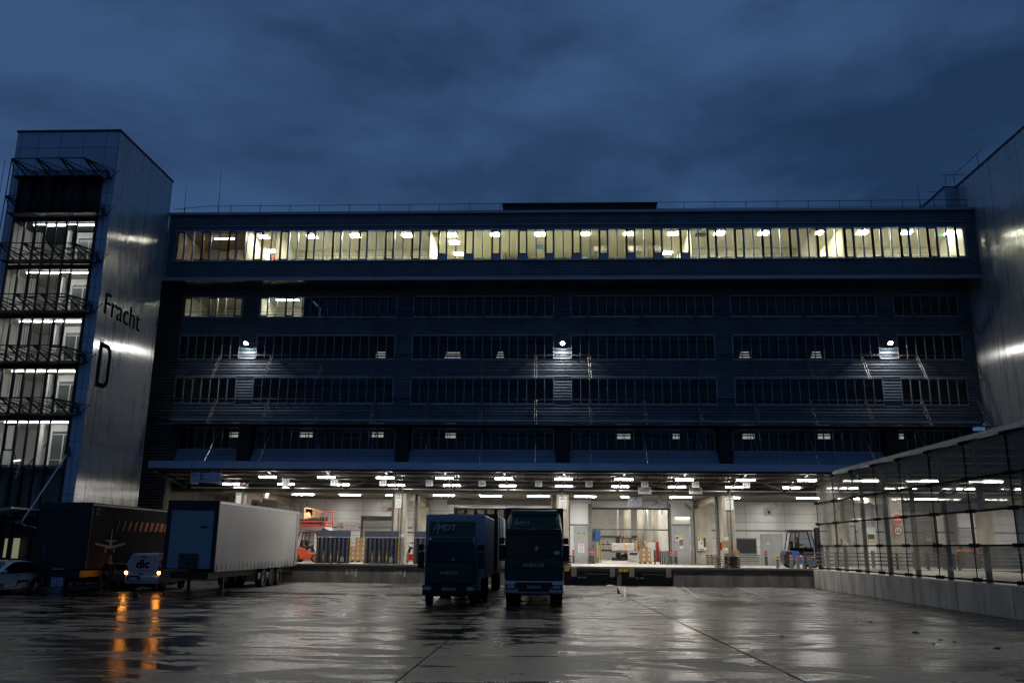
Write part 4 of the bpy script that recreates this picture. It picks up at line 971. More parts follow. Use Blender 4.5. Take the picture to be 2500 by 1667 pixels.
# ---------------- dock levellers standing upright
def leveller(x0, x1, lab):
    w = x1-x0; o = thing('dock_leveller', lab, 'dock leveller', (x0, 56.5, ZD), 0, 'upright grey dock leveller plates')
    zb, zt = ZD+.02, 3.26
    b = MB(); b.box(x0, x1, 56.48, 56.6, zt-.38, zt); b.build('lip', 'ribgrey', o, bevel=.02)
    MB().box(x0+.02, x1-.02, 56.44, 56.479, zt-.43, zt-.385).build('hinge_bar', 'trim', o)
    MB().box(x0+.02, x1-.02, 56.58, 56.62, zb, zt-.44).build('back_plate', 'steel_d', o)
    n = 8
    for k in range(n):
        x = x0+w*(k+.5)/n; MB().box(x-.075, x+.05, 56.44, 56.579, zb+.04, zt-.46).build('rib', 'ribgrey', o, bevel=.01)
    b = MB(); b.box(x0+.01, x1-.01, 56.40, 56.579, zb, zb+.035); b.build('foot_beam', 'steel', o)
    for k in range(3):
        x = x0+w*(.26+.21*k); MB().box(x-.05, x+.05, 56.33, 56.39, zb-.1, zb+.75).build('support_arm', 'steel', o, split=True); MB().box(x-.025, x+.025, 56.31, 56.329, zb+.25, zb+.5).build('yellow_label', 'yellow', o, split=True)
    MB().box(x0+w*.75, x0+w*.85, 56.36, 56.43, zb+.1, zb+.42).build('control_box', 'trim', o)
    b = MB()
    for k in range(6): b.prism([(zb+.1+k*.3, 56.42), (zb+.22+k*.3, 56.42), (zb+.3+k*.3, 56.44), (zb+.18+k*.3, 56.44)], 'z', 0, .001) if 0 else b.box(x0-.04, x0-.003, 56.45, 56.55, zb+.1+k*.28, zb+.22+k*.28)
    for k in range(6): b.box(x1+.003, x1+.04, 56.45, 56.55, zb+.1+k*.28, zb+.22+k*.28)
    b.build('edge_mark', 'yellow', o)
leveller(-15.1, -12.86, 'upright grey ribbed dock leveller next to the silver trailer')
leveller(-11.92, -9.70, 'upright grey ribbed dock leveller in the middle, right of the carton stack')
leveller(-8.70, -6.4, 'upright grey ribbed dock leveller half hidden by the left green truck')

# ================================================================== LEFT TOWER
TX0, TX1, TY0, TY1, TH = -32.52, -26.1, 46.7, 54.2, 26.85
JZ = [26.75, 25.70, 22.75, 19.78, 16.80, 13.84, 10.86, 7.87, 4.93, 1.9, 0.02]
tw = thing('office_tower', 'tall metal clad tower on the left with lit floors and black steel galleries', 'tower', (-30, 47, 0))
MB().box(TX0+.06, TX1-.06, 50.9, TY1-.02, 0, TH-.12).build('core', 'black', tw)
b = MB(); b.box(TX1-.9, TX1-.06, TY0+.05, 50.9, 0, TH-.12); b.box(TX0+.06, TX1-.9, TY0+.05, 50.9, 23.75, TH-.12); b.build('core_front', 'black', tw, split=True)
pr_ = random.Random(5)
def cladding(parent, X, y0, y1, n, zs, sgn, name, mat, bow=0.0):
    b = MB(); dy = (y1-y0)/n; g = .009
    for k in range(n):
        for za, zb in zip(zs[1:], zs[:-1]):
            t1, t2 = pr_.uniform(-.004, .004), pr_.uniform(-.005, .005)
            ya, yb = y0+k*dy+g, y0+(k+1)*dy-g
            b.quad((X+sgn*t1, ya, za+g), (X-sgn*t1, yb, za+g), (X-sgn*t1+sgn*t2, yb, zb-g), (X+sgn*t1+sgn*t2, ya, zb-g))
    o = b.build(name, mat, parent)
    return o
cladding(tw, TX1, TY0, TY1, 7, JZ, 1, 'side_cladding', 'panel')
b = MB(); g = .013
xs = [TX0, -32.2, -31.1, -29.7, -28.3, -26.9, TX1-.012]
for xa, xb in zip(xs, xs[1:]):
    for za, zb in ((25.70, 26.75), (23.72, 25.70)): b.box(xa+g, xb-g, TY0, TY0+.04, za+g, zb-g)
for za, zb in zip(JZ[2:], JZ[1:]):
    b.box(-26.80+g, -26.46-g, TY0, TY0+.04, za+g, min(zb, 23.72)-g); b.box(-26.46+g, TX1-.012, TY0, TY0+.04, za+g, min(zb, 23.72)-g); b.box(TX0+g, -31.95, TY0, TY0+.04, za+g, min(zb, 23.72)-g)
b.build('front_cladding', 'panel_f', tw)
b = MB(); b.box(TX0-.05, TX1+.05, TY0-.06, TY1+.05, TH-.1, TH+.02); b.build('roof_edge', 'dark', tw)
MB().box(TX0, TX0+.04, TY0+.05, TY1, 0, TH-.12).build('left_cladding', 'panel_f', tw)
b = MB(); b.box(-31.95, -26.80, TY0+.12, 50.9, 20.95, 23.72); b.build('dark_top_floor', 'black', tw)
tops = [20.95, 17.95, 14.97, 12.0, 9.05, 6.25]
XA, XB = -31.95, -26.80
for fi, zt in enumerate(tops):
    zb = zt-2.72 if fi < 5 else 2.9
    # spandrel between floors and slab
    MB().box(XA, XB, TY0+.03, TY0+.10, zb-.28, zb).build('spandrel', 'black', tw, split=True)
    MB().box(XA, XB, TY0+.101, 50.9, zb-.27, zb-.02).build('floor_slab', 'plaster', tw)
    b = MB(); b.quad((XA, 50.85, zb), (XB, 50.85, zb), (XB, 50.85, zt+.25), (XA, 50.85, zt+.25)); b.quad((XB, TY0+.1, zb), (XB, 50.85, zb), (XB, 50.85, zt+.25), (XB, TY0+.1, zt+.25)); b.quad((XA, TY0+.1, zb), (XA, 50.85, zb), (XA, 50.85, zt+.25), (XA, TY0+.1, zt+.25))
    b.build('inner_wall', 'white', tw, recalc=False)
    b = MB(); b.box(XA, XB, TY0+.12, 50.85, zt+.02, zt+.2); b.build('floor_ceiling', 'white', tw)
    # inner facade of the stair hall: pale posts and dark glazing
    Yg = 48.5
    b = MB(); b.box(-27.45, -26.85, Yg, Yg+.2, zb, zt-.05); b.box(-29.05, -28.86, Yg, Yg+.15, zb, zt-.05); b.box(-29.45, -29.25, Yg-.3, Yg-.1, zb, zt-.02)
    b.box(-31.9, -31.3, Yg, Yg+.2, zb, zt-.02); b.box(-28.86, -27.45, Yg, Yg+.12, zt-.42, zt-.05); b.build('inner_post', 'white', tw, split=True)
    b = MB(); b.box(-28.86, -27.45, Yg+.06, Yg+.1, zb, zt-.43); b.build('inner_door', pmat('inner_glazing_%d' % fi, (.12, .13, .12), .25) if fi == 0 else bpy.data.materials['inner_glazing_0'], tw)
    b = MB(); b.box(-28.86, -27.45, Yg+.02, Yg+.055, zt-.62, zt-.58); b.box(-28.23, -28.17, Yg+.02, Yg+.054, zb, zt-.62); b.box(-28.86, -27.45, Yg+.021, Yg+.053, zb+.62, zb+.66)
    b.build('door_bar', 'white', tw)
    if fi < 5: b = MB(); b.tube((-30.6, 48.9, zb), (-29.5, 49.3, zt-.9), .03); b.tube((-30.9, 48.9, zb), (-31.7, 49.3, zt-.9), .03); b.build('stair_rail', 'dark', tw, split=True)
    # fluorescent line near the glass
    MB().box(-30.95, -26.86, TY0+.42, TY0+.50, zt-.12, zt-.06).build('light_strip', 'strip', tw)
    MB().box(-31.0, -26.85, TY0+.36, TY0+.56, zt-.055, zt+.01).build('strip_housing', 'white', tw)
    MB().quad((XA, TY0+.08, zb), (XB, TY0+.08, zb), (XB, TY0+.08, zt+.2), (XA, TY0+.08, zt+.2)).build('glazing', 'fg', tw)
b = MB()
for x in (-31.95, -31.2, -30.55, -29.9, -29.28, -28.64, -28.0, -26.83):
    b.box(x-.045, x+.045, TY0-.04, TY0+.07, 2.5, 23.72)
b.build('mullion', 'black', tw, split=True)
b = MB()
for fi, zt in enumerate(tops):
    zb = zt-2.72
    for x0, x1 in ((-30.52, -29.93), (-28.61, -28.03)) if fi < 4 else (((-30.52, -29.93),) if fi == 4 else ()):
        z0, z1 = (zt-1.75, zt-.25)
        b.box(x0, x0+.07, TY0-.02, TY0+.06, z0, z1); b.box(x1-.07, x1, TY0-.02, TY0+.06, z0, z1); b.box(x0+.07, x1-.07, TY0-.02, TY0+.06, z0, z0+.08); b.box(x0+.07, x1-.07, TY0-.02, TY0+.06, z1-.08, z1)
b.build('opening_sash', 'black', tw, split=True)
b = MB()
for fi, zt in enumerate(tops): b.box(XA, XB, TY0-.03, TY0-.005, zt+.2, zt+.26)
b.box(XA, XB, TY0-.02, TY0+.09, 23.62, 23.74); b.build('transom', 'black', tw)
# steel galleries
def gallery(zt):
    o = MB(); zb = zt-.74; yi, yo = TY0-.12, 45.2
    outer = [-31.6, -30.15, -28.7, -27.25]; zo = zt
    inn = [-32.3, -31.0, -29.55, -28.1, -26.47]
    zi = zt-.16
    r = .032
    o.tube((outer[0], yo, zo), (outer[-1], yo, zo), r); o.tube((outer[-1], yo, zo), (inn[-1], yi, zi), r); o.tube((outer[0], yo, zo), (inn[0], yi, zi), r)
    o.tube((inn[0]+.9, yi, zi), (inn[-1], yi, zi), r*.8); o.tube((inn[0]+.9, yi, zi-.1), (inn[-1], yi, zi-.1), r*.6); o.tube((inn[0]+.9, yi, zb), (inn[-1], yi, zb), .045)
    o.tube((inn[-1], yi, zi), (inn[-1], yi, zb), .045)
    for i, x in enumerate(outer):
        o.tube((x, yo, zo), (x+.35, yi, zb), .05)
        o.tube((x, yo, zo), (x+1.15, yi, zi), r*.8); o.tube((x, yo, zo), (x+.9, yi, zb+.25), r); o.tube((x+.35, yi-.7, (zo+zb)/2), (x+1.0, yi, zb), r*.8)
        o.tube((x, yo, zo), (x+.2, yi, zi), r)
        o.tube((x+.9, yi, zb), (x+1.45, yi, zi), r*.8); o.tube((x+.5, yi, zi), (x+1.05, yi, zb), r*.8)
    return o
for k, zt in enumerate((24.3, 21.95, 19.03, 15.98, 13.0, 10.05)):
    gallery(zt).build('steel_gallery', 'black', tw)
    MB().box(-31.9, -26.5, 45.9, TY0-.13, zt-.80, zt-.75).build('gallery_walkway', 'steel_d', tw)
b = MB()
for x in (-31.9, -31.6, -31.3, -31.02, -29.9, -29.75, -29.6, -29.4, -28.3, -28.17, -28.04, -27.88): b.tube((x, 45.9, 9.0), (x, 45.9, 24.0), .014, 5)
b.build('cable', 'steel_d', tw, split=True)
b = MB(); b.tube((-31.95, 45.3, 2), (-31.6, 45.2, 24.3), .03, 6); b.tube((-32.1, 45.3, 2), (-32.0, 45.2, 24.3), .015, 6); b.build('edge_cable', 'black', tw, split=True)
text('Fracht', tw, 'text_b', ((TX1+.012, 47.36, 15.42), 4.45, 1.30), plane='px', name='lettering', depth=.03, bold=-.004)
# the big D
b = MB(); O_, I_ = [], []
y0, z0, wd, ht, t = 47.40, 11.12, 1.38, 2.62, .27
for k in range(9): a = -math.pi/2+math.pi/2*k/8; O_.append((y0+wd-.62+math.cos(a)*.62, z0+.62+math.sin(a)*.62)); I_.append((y0+wd-.62+math.cos(a)*(.62-t), z0+.62+math.sin(a)*(.62-t)))
for k in range(9): a = math.pi/2*k/8; O_.append((y0+wd-.62+math.cos(a)*.62, z0+ht-.62+math.sin(a)*.62)); I_.append((y0+wd-.62+math.cos(a)*(.62-t), z0+ht-.62+math.sin(a)*(.62-t)))
O_ = [(y0, z0)]+O_+[(y0, z0+ht)]; I_ = [(y0+t, z0+t)]+I_+[(y0+t, z0+ht-t)]
n = len(O_)
for k in range(n):
    j = (k+1) % n; p = [(TX1+.014, *O_[k]), (TX1+.014, *O_[j]), (TX1+.014, *I_[j]), (TX1+.014, *I_[k])]; q = [(TX1+.035, *v[1:]) for v in p]
    i = len(b.v); b.v += [Vector(v) for v in p+q]; b.f += [(i+4, i+5, i+6, i+7), (i, i+1, i+5, i+4), (i+2, i+3, i+7, i+6)]
b.build('letter_d', 'text_b', tw, recalc=False)
# entrance below: canopy with tie rod, doors
en = thing('entrance_canopy', 'low dark entrance canopy hung from a pale rod at the left tower', 'canopy', (-30, 45, 3.4))
b = MB(); b.prism([(-33.5, 3.95), (-28.9, 3.75), (-27.6, 4.0), (-27.6, 4.1), (-28.9, 3.88), (-33.5, 4.07)], 'y', 43.6, 46.6); b.build('roof_sheet', 'trim', en)
b = MB(); q1 = W(166, 1105, 46.6); q2 = W(54, 1271, 44.2); b.tube(q1, q2, .045, 8); b.build('tie_rod', 'alu', en)
b = MB(); b.tube(q2, W(20, 1272, 44.4), .04, 6); b.tube(q2+Vector((-.1, 0, -.15)), W(88, 1289, 44.8), .04, 6); b.box(q2.x-.3, q2.x, q2.y-.1, q2.y+.1, q2.z-.14, q2.z+.02); b.build('cross_arm', 'steel', en, split=True)
b = MB(); b.prism([(q1.x-.12, q1.z-.2), (q1.x+.12, q1.z-.2), (q1.x, q1.z+.35)], 'y', 46.5, 46.68); b.build('bracket', 'steel_d', en)
es = thing('entrance_screen', 'dark glazed entrance screen with two lit gaps behind the parked silver car', 'entrance', (-31, 46, 0))
b = MB()
for x in (-33.2, -31.9, -30.9, -29.9, -28.9, -27.8): b.box(x-.08, x+.08, 45.9, 46.05, 0, 3.7)
b.box(-33.3, -27.7, 45.9, 46.05, 3.4, 3.7); b.build('frame', 'black', es)
b = MB(); b.box(-33.3, -27.7, 46.3, 46.35, 0, 3.6); b.build('back_panel', 'dark', es)
b = MB(); pr(b, 13, 1314, 21, 1360, 46.0, .01); pr(b, 34, 1313, 43, 1362, 46.0, .01); b.build('lit_gap', emis('lit_gap', (.8, .8, .5), .22), es)
# reflection of a lamp in the tower glass, added as a glowing object
p = W(45, 1126, 46.4); o = thing('lamp_reflection', 'modelled reflection of a white bent arm lamp before the lower glass of the left tower', 'lamp', p)
b = MB(); b.tube((p.x-.02, p.y, p.z-.95), (p.x+.02, p.y, p.z-.55), .03, 6); b.tube((p.x+.02, p.y, p.z-.55), (p.x+.12, p.y, p.z-.1), .035, 6); b.tube((p.x+.12, p.y, p.z-.1), (p.x+.08, p.y, p.z+.05), .035, 6); b.tube((p.x-.12, p.y, p.z-.55), (p.x+.18, p.y, p.z-.62), .025, 6); b.build('arm', 'paint_w', o)
b = MB(); b.tube((p.x-.26, p.y, p.z+.02), (p.x+.1, p.y, p.z+.07), .05, 8); b.build('head', emis('reflected_lamp_head', (.9, .9, 1), 1.6), o)

# ================================================================== RIGHT TOWER
RX, RY0 = 28.2, 40.0
rt_ = thing('metal_tower', 'tall windowless metal clad building on the right edge', 'building', (32, 48, 0))
b = MB(); b.box(RX+.06, 40, RY0+.1, 56.2, 7.0, TH-.12); b.box(27.46, 40, 56.25, 62, 19.6, TH-.12); b.build('core', 'black', rt_)
cladding(rt_, RX, RY0, 56.2, 15, [26.75, 25.70, 22.75, 19.78, 16.80, 13.84, 10.86, 7.3], -1, 'side_cladding', 'panel')
cladding(rt_, 27.40, 56.22, 61.9, 5, [26.75, 25.70, 22.75, 19.78], -1, 'rear_cladding', 'panel_f')
b = MB(); b.box(27.4, 28.2, 56.17, 56.2, 19.6, 26.75); b.build('return_cladding', 'panel_f', rt_)
b = MB(); b.box(RX-.06, 40.1, RY0, 56.2, TH-.1, TH+.02); b.box(27.34, 40.1, 56.2, 62, TH-.1, TH+.02); b.build('roof_edge', 'dark', rt_); MB().box(RX, 40, RY0, 56.2, 6.9, 7.2).build('base_slab', 'dark', rt_)
b = MB()
for xa in [RX+1.1*k for k in range(10)]:
    for za, zb in zip(JZ[1:7], JZ[:6]): b.box(xa+g, xa+1.1-g, RY0, RY0+.04, za+g, zb-g)
b.build('front_cladding', 'panel_f', rt_)
b = MB(); b.tube((27.4, 56.3, TH+.9), (28.9, 56.3, TH+.9), .02, 6); b.tube((28.2, 56.3, TH+.9), (28.2, 52.5, TH+.9), .02, 6); b.tube((27.0, 57.8, TH+.3), (28.2, 57.8, TH+.3), .02, 6)
for x, y in ((28.2, 56.3), (28.2, 53.0), (27.6, 56.3)): b.tube((x, y, TH), (x, y, TH+.9), .02, 6)
b.build('roof_rail', 'black', rt_)

# ================================================================== GLASS RAMP
GX = 16.95
rg = thing('glass_ramp_wall', 'long wall of clamped glass panels on a concrete base along the ramp at the right', 'glass wall', (GX, 45, 0))
MB().box(GX-.35, GX+.25, 12, 56.1, 0, 1.13).build('concrete_base', 'concrete_w', rg, bevel=.015)
b = MB()
for y in (54.6, 51.0, 45.9, 41.2, 36.9, 32.5, 28): b.box(GX-.358, GX-.3505, y-.015, y+.015, 0, 1.12)
b.build('base_joint', 'black', rg, split=True)
GZ = [1.25, 2.57, 3.89, 5.16, 6.62]; GY = [55.3-3.3*k for k in range(13)]
for k in range(12):
    for za, zb in zip(GZ, GZ[1:]):
        MB().quad((GX-.08, GY[k]-.02, za+.02), (GX-.08, GY[k+1]+.02, za+.02), (GX-.08, GY[k+1]+.02, zb-.02), (GX-.08, GY[k]-.02, zb-.02)).build('glass_panel', 'rg', rg)
b = MB()
for z in GZ[:-1]: b.box(GX-.17, GX-.10, GY[-1], GY[0], z-.035, z+.035)
b.build('rail', 'matt', rg, split=True)
b = MB()
for y in GY:
    for z in GZ:
        for s in (-.2, .2): b.box(GX-.20, GX-.02, y+s-.025, y+s+.025, z-.075, z+.075)
b.build('glass_clamp', 'matt', rg)
b = MB()
for y in GY:
    b.box(GX+.25, GX+.45, y-.07, y+.07, 1.13, 6.7)
b.build('post', 'steel', rg, split=True)
b = MB()
for y in GY: b.box(GX-.13, GX-.09, y-.012, y+.012, 1.25, 6.62)
b.build('pane_joint', 'matt', rg, split=True)
b = MB(); b.box(GX-.25, GX+.02, GY[-1], 55.6, 6.66, 6.84); b.build('roof_edge', 'trim', rg)
b = MB(); b.box(GX+.02, 28.1, GY[-1], 51.2, 6.74, 6.82); b.build('ramp_roof', 'ceil', rg)
b = MB()
for y in GY[1:]: b.box(GX+.05, 28.1, y-.1, y+.1, 6.45, 6.73)
b.build('roof_beam', 'steel_d', rg, split=True)
rp = MB(); rp.prism([(56.1, 1.15), (10, .2), (10, 0.01), (56.1, 0.01)], 'x', GX+.26, 28.1); tag(rp.build('ramp', 'dockfloor'), kind='structure')
rl = thing('dock_edge_railing', 'low steel railing with four bars along the dock edge behind the ramp glass', 'railing', (25, 56.1, ZD))
b = MB()
for z in (.30, .52, .76, .98): b.box(16.2, 34, 56.28, 56.33, ZD+z-.045, ZD+z+.045)
b.build('bar', 'steel', rl, split=True)
b = MB(); x = 16.22
while x < 34: b.box(x-.06, x+.06, 56.34, 56.44, ZD, ZD+1.05); x += 1.9
b.build('post', 'steel_d', rl, split=True)
# things behind the ramp glass
for (x0, x1, lab) in ((2232, 2297, 'ribbed roller shutter with a no entry notice behind the ramp glass'), (2344, 2400, 'tall ribbed roller shutter with a pale pipe further right behind the ramp glass')):
    a, c = X_(x0, 1300, 67.8), X_(x1, 1300, 67.8); o = thing('roller_shutter', lab, 'roller shutter', ((a+c)/2, 67.8, ZD), 0, 'roller shutters behind the ramp glass')
    MB().box(a, c, 67.78, 67.82, ZD, 4.9).build('curtain', 'roller', o); b = MB(); b.box(a-.15, a, 67.7, 67.9, ZD, 5.05); b.box(c, c+.15, 67.7, 67.9, ZD, 5.05); b.box(a, c, 67.7, 67.9, 4.9, 5.05); b.build('frame', 'steel', o)
    if x0 == 2344: MB().tube(((a+c)/2, 67.65, ZD+.5), ((a+c)/2-.1, 67.65, 5.6), .07, 8).build('pipe', 'alu', o)
    else:
        MB().box(c-.75, c-.1, 67.6, 67.7, ZD, 3.0).build('cabinet', 'steel', o)
o, a, c = board('no_entry_notice', 'white notice with a crossed red ring on the shutter behind the ramp glass', 2260, 1298, 2276, 1321, 67.4, 'paint_w', None, 'notice'); ring(o, 2268, 1306.5, 67.395, .19, 'text_r')
o = thing('stop_sign', 'red octagonal STOP sign on the dock column behind the ramp glass', 'sign', W(2191, 1281, 57.2)); p = W(2191.5, 1266.5, 57.25); r = .37
for rr, d, mt, nm in ((r, 0, 'paint_w', 'rim'), (r*.92, .012, 'red', 'face')):
    MB().prism([(p.x+rr*math.cos(math.pi/8+math.pi/4*k), p.z+rr*math.sin(math.pi/8+math.pi/4*k)) for k in range(8)], 'y', p.y-d-.01, p.y-d).build(nm, mt, o)
text('STOP', o, 'paint_w', ((p.x-.27, p.y-.022, p.z-.10), .54, .21), name='lettering', bold=.03)
o = thing('speed_limit_sign', 'round 15 speed limit sign just below the STOP sign', 'sign', W(2192.5, 1307, 57.2)); p = W(2192.5, 1295.5, 57.25)
disc(o, 2192.5, 1295.5, 57.25, .30, 'red', 'rim'); disc(o, 2192.5, 1295.5, 57.24, .225, 'paint_w', 'face'); text('15', o, 'text_b', ((p.x-.13, 57.235, p.z-.12), .26, .24), name='lettering', bold=.02)
o = thing('traffic_light', 'small black signal with a green lamp on an arm behind the ramp glass', 'signal', W(2325, 1280, 60)); p = W(2326, 1280, 60)
MB().box(p.x-.1, p.x+.1, p.y, p.y+.15, p.z-.22, p.z+.22).build('housing', 'black', o); MB().box(p.x-1, p.x-.11, p.y+.04, p.y+.1, p.z-.03, p.z+.03).build('arm', 'dark', o); MB().box(p.x+.0, p.x+.08, p.y-.02, p.y-.001, p.z-.1, p.z-.03).build('green_lamp', 'greenl', o)
o = thing('control_booth', 'white cabinet with a window strip behind the ramp glass', 'booth', W(2130, 1330, 64)); a = W(2113, 1286, 64); c = W(2142, 1350, 64)
MB().box(a.x, c.x, 64, 65.5, ZD, a.z).build('body', 'white', o); MB().box(a.x+.1, c.x-.1, 63.98, 63.999, a.z-.85, a.z-.5).build('window', 'dark', o); MB().box(a.x+.05, c.x-.05, 63.9, 63.979, a.z-1.0, a.z-.94).build('shelf', 'yellow', o)

# ================================================================== VEHICLES
def wheel(parent, x, y, z, r, w, rim='chrome', axis='x', twin=False):
    d = Vector((1, 0, 0)) if axis == 'x' else Vector((0, 1, 0)); c = Vector((x, y, z))
    t = MB(); n = 20; prof = [(-w/2, r*.62), (-w/2, r*.93), (-w/2*.8, r), (w/2*.8, r), (w/2, r*.93), (w/2, r*.62)]
    e1 = Vector((0, 0, 1)); e2 = d.cross(e1)
    ringv = []
    for k in range(n):
        a = 2*math.pi*k/n; u = e1*math.cos(a)+e2*math.sin(a); ringv.append([c+d*p+u*q for p, q in prof])
    for k in range(n):
        j = (k+1) % n
        for i in range(len(prof)-1): t.quad(ringv[k][i], ringv[j][i], ringv[j][i+1], ringv[k][i+1])
    ty = t.build('wheel', 'black_rub', parent, local=True, smooth=True)
    b = MB(); b.tube(c-d*w*.34, c+d*w*.34, r*.63, 20); b.tube(c-d*w*.46, c+d*w*.46, r*.22, 10)
    for k in range(6):
        a = 2*math.pi*k/6; u = e1*math.cos(a)+e2*math.sin(a); b.tube(c+u*r*.38-d*w*.40, c+u*r*.38+d*w*.40, r*.06, 6)
    b.build('rim', rim, ty, local=True)
    return ty
def lbox(o, name, mat, x0, x1, y0, y1, z0, z1, bevel=0.0, split=False):
    return MB().box(x0, x1, y0, y1, z0, z1).build(name, mat, o, local=True, bevel=bevel)
def ltext(o, body, mat, x, y, z, w, h, plane='front', bold=0.0, name='lettering', depth=.006, shear=0.0):
    t = text(body, None, mat, ((x, y, z), w, h), plane=plane, name=name, depth=depth, bold=bold, shear=shear); t.parent = o; return t

def semi_trailer(name, label, loc, L_, w, zb, zt, group, dark=False):
    o = thing(name, label, 'trailer', loc, 0, group); h = w/2
    # front wall with its black surround
    b = MB(); b.box(-h, h, 0, .10, zt-.48, zt); b.box(-h, -h+.22, 0, .10, zb, zt-.48); b.box(h-.22, h, 0, .10, zb, zt-.48); b.box(-h+.22, h-.22, 0, .10, zb, zb+.06); b.build('front_frame', 'black', o, local=True, bevel=.02)
    lbox(o, 'front_wall', 'black' if dark else 'front_bl', -h+.22, h-.22, .02, .08, zb+.06, zt-.48)
    lbox(o, 'roof', 'tarp_d' if dark else 'tarp', -h+.02, h-.02, .10, L_, zt-.06, zt-.01)
    b = MB(); b.box(h-.03, h+.02, .10, L_, zt-.14, zt-.061); b.box(-h-.02, -h+.03, .10, L_, zt-.14, zt-.061); b.build('roof_rail', 'steel' if dark else 'alu', o, local=True)
    # side curtains with soft vertical undulation
    for s in (1, -1):
        b = MB(); n = 60; rows_ = [zb-.02, zb+.35, zb+.7, zb+1.5, zt-.8, zt-.14]; q = random.Random(4+s)
        ph = [q.uniform(0, 6) for _ in range(4)]
        grid = []
        for i in range(n+1):
            y = .12+(L_-.62)*i/n; col = []
            for j, z in enumerate(rows_):
                bulge = .02*math.sin(y*.7+ph[0])+.006*math.sin(y*1.9+ph[1]+j*.9)+.0012*math.sin(y*7+ph[2])
                col.append(Vector((s*(h-.01+bulge*(1 if 0 < j < 5 else .2)), y, z)))
            grid.append(col)
        for i in range(n):
            for j in range(len(rows_)-1): b.quad(grid[i][j], grid[i+1][j], grid[i+1][j+1], grid[i][j+1])
        b.build('side_curtain', 'tarp_d' if dark else 'tarp', o, local=True, smooth=True)
    lbox(o, 'rear_post', 'trim' if not dark else 'steel_d', h-.03, h+.03, L_-.48, L_-.02, zb-.05, zt-.14, bevel=.01)
    lbox(o, 'rear_doors', 'steel', -h+.01, h-.05, L_-.06, L_, zb-.05, zt-.06)
    b = MB(); b.box(h-.02, h+.01, L_-.52, L_-.49, zb-.05, zt-.1); b.build('seal', 'black', o, local=True)
    if not dark:
        st = MB(); bk = MB()
        for k in range(22):
            y = .25+k*(L_-1.0)/21
            st.box(h+.03, h+.036, y-.025, y+.025, zb-.1, zb+.30)
            bk.box(h+.037, h+.05, y-.035, y+.035, zb+.02, zb+.2)
        st.build('strap', 'dark', o, local=True); bk.build('buckle', 'steel_d', o, local=True)
        lbox(o, 'kick_strip', 'alu', h-.02, h+.012, .1, L_-.5, zb-.10, zb-.03)
        b = MB(); b.box(-.45, .45, -.12, -.001, zb+.05, zb+.75); b.build('connection_box', 'steel_d', o, local=True, bevel=.03)
        b = MB(); b.prism([(-.14, zb+.2), (.14, zb+.2), (0, zb+.46)], 'y', -.13, -.121); b.build('warning_triangle', 'black', o, local=True)
        lbox(o, 'rating_plate', 'black', .45, .75, -.01, .019, zt-1.3, zt-1.22)
    # chassis
    lbox(o, 'chassis', 'black', -h+.35, h-.35, .2, L_-.2, zb-.42, zb-.11)
    b = MB(); b.box(h-.14, h-.10, L_*.50, L_*.69, .50, .80); b.build('side_guard', 'alu', o, local=True)
    b = MB(); b.box(h-.14, h-.11, L_*.50, L_*.69, .44, .47); b.build('lower_guard', 'steel', o, local=True)
    for s in (1, -1): lbox(o, 'landing_leg', 'steel_d', s*.85-.07, s*.85+.07, 2.3, 2.42, .05, zb-.1); lbox(o, 'leg_foot', 'steel_d', s*.85-.16, s*.85+.16, 2.2, 2.52, .0, .05)
    for yy in (L_-6.05+.0, L_-4.65, L_-3.3):
        for s in (1, -1): wheel(o, s*(h-.22), yy, .50, .50, .36)
    b = MB(); b.box(h-.45, h-.03, L_-6.6, L_-2.7, 1.03, 1.06); b.build('mudguard', 'black', o, local=True)
    lbox(o, 'rear_bumper', 'steel_d', -h+.1, h-.1, L_-.3, L_-.2, .5, .62)
    return o
tr = semi_trailer('curtain_trailer', 'silver curtain side trailer with a blue front wall, backed up to the dock', (-17.28, 41.7, 0), 13.75, 2.55, 1.13, 4.40, 'parked trailers')
dt = semi_trailer('curtain_trailer', 'dark trailer with orange stripes and an aeroplane picture on its side', (-23.12, 40.8, 0), 13.6, 2.6, 1.15, 4.22, 'parked trailers', dark=True)
hx = 1.30+.035
b = MB()
for k in range(11):
    y0 = 2.5+k*.60; wd = .06+.045*k; b.prism([(y0, 2.95), (y0+wd, 2.95), (y0+wd+.22, 3.42), (y0+.22, 3.42)], 'x', hx, hx+.006)
b.build('orange_stripes', 'stripe_o', dt, local=True)
b = MB(); cy, cz = 2.05, 2.3
b.prism([(cy-.13, cz-.25), (cy+.13, cz-.25), (cy+.12, cz+.15), (cy+.04, cz+.25), (cy+.07, cz+.72), (cy+.01, cz+.72), (cy-.04, cz+.25), (cy-.12, cz+.15)], 'x', hx, hx+.006)
b.build('aeroplane_body', 'print_g', dt, local=True)
for s in (1, -1):
    b = MB(); b.prism([(cy+s*.1, cz-.24), (cy+s*1.5, cz-.03), (cy+s*1.5, cz+.05), (cy+s*.1, cz-.10)], 'x', hx, hx+.006); b.build('aeroplane_wing', 'print_g', dt, local=True)
    b = MB(); b.prism([(cy+s*.08, cz+.06), (cy+s*.55, cz+.14), (cy+s*.55, cz+.19), (cy+s*.08, cz+.14)], 'x', hx, hx+.006); b.build('aeroplane_tailplane', 'print_g', dt, local=True)
    b = MB(); b.box(hx, hx+.006, cy+s*.42-.06, cy+s*.42+.06, cz-.42, cz-.16); b.build('aeroplane_engine', 'print_g', dt, local=True)
b = MB(); b.box(hx+.02, hx+.026, .35, .38, 3.65, 3.95); b.box(hx+.02, hx+.026, .38, .62, 3.92, 3.95); b.box(hx+.02, hx+.026, .38, .62, 3.65, 3.68); b.build('corner_print', 'print_g', dt, local=True)
b = MB(); b.box(hx-.02, hx+.05, 2.2, 8.0, 1.28, 1.34); b.build('lower_rail', 'steel', dt, local=True)
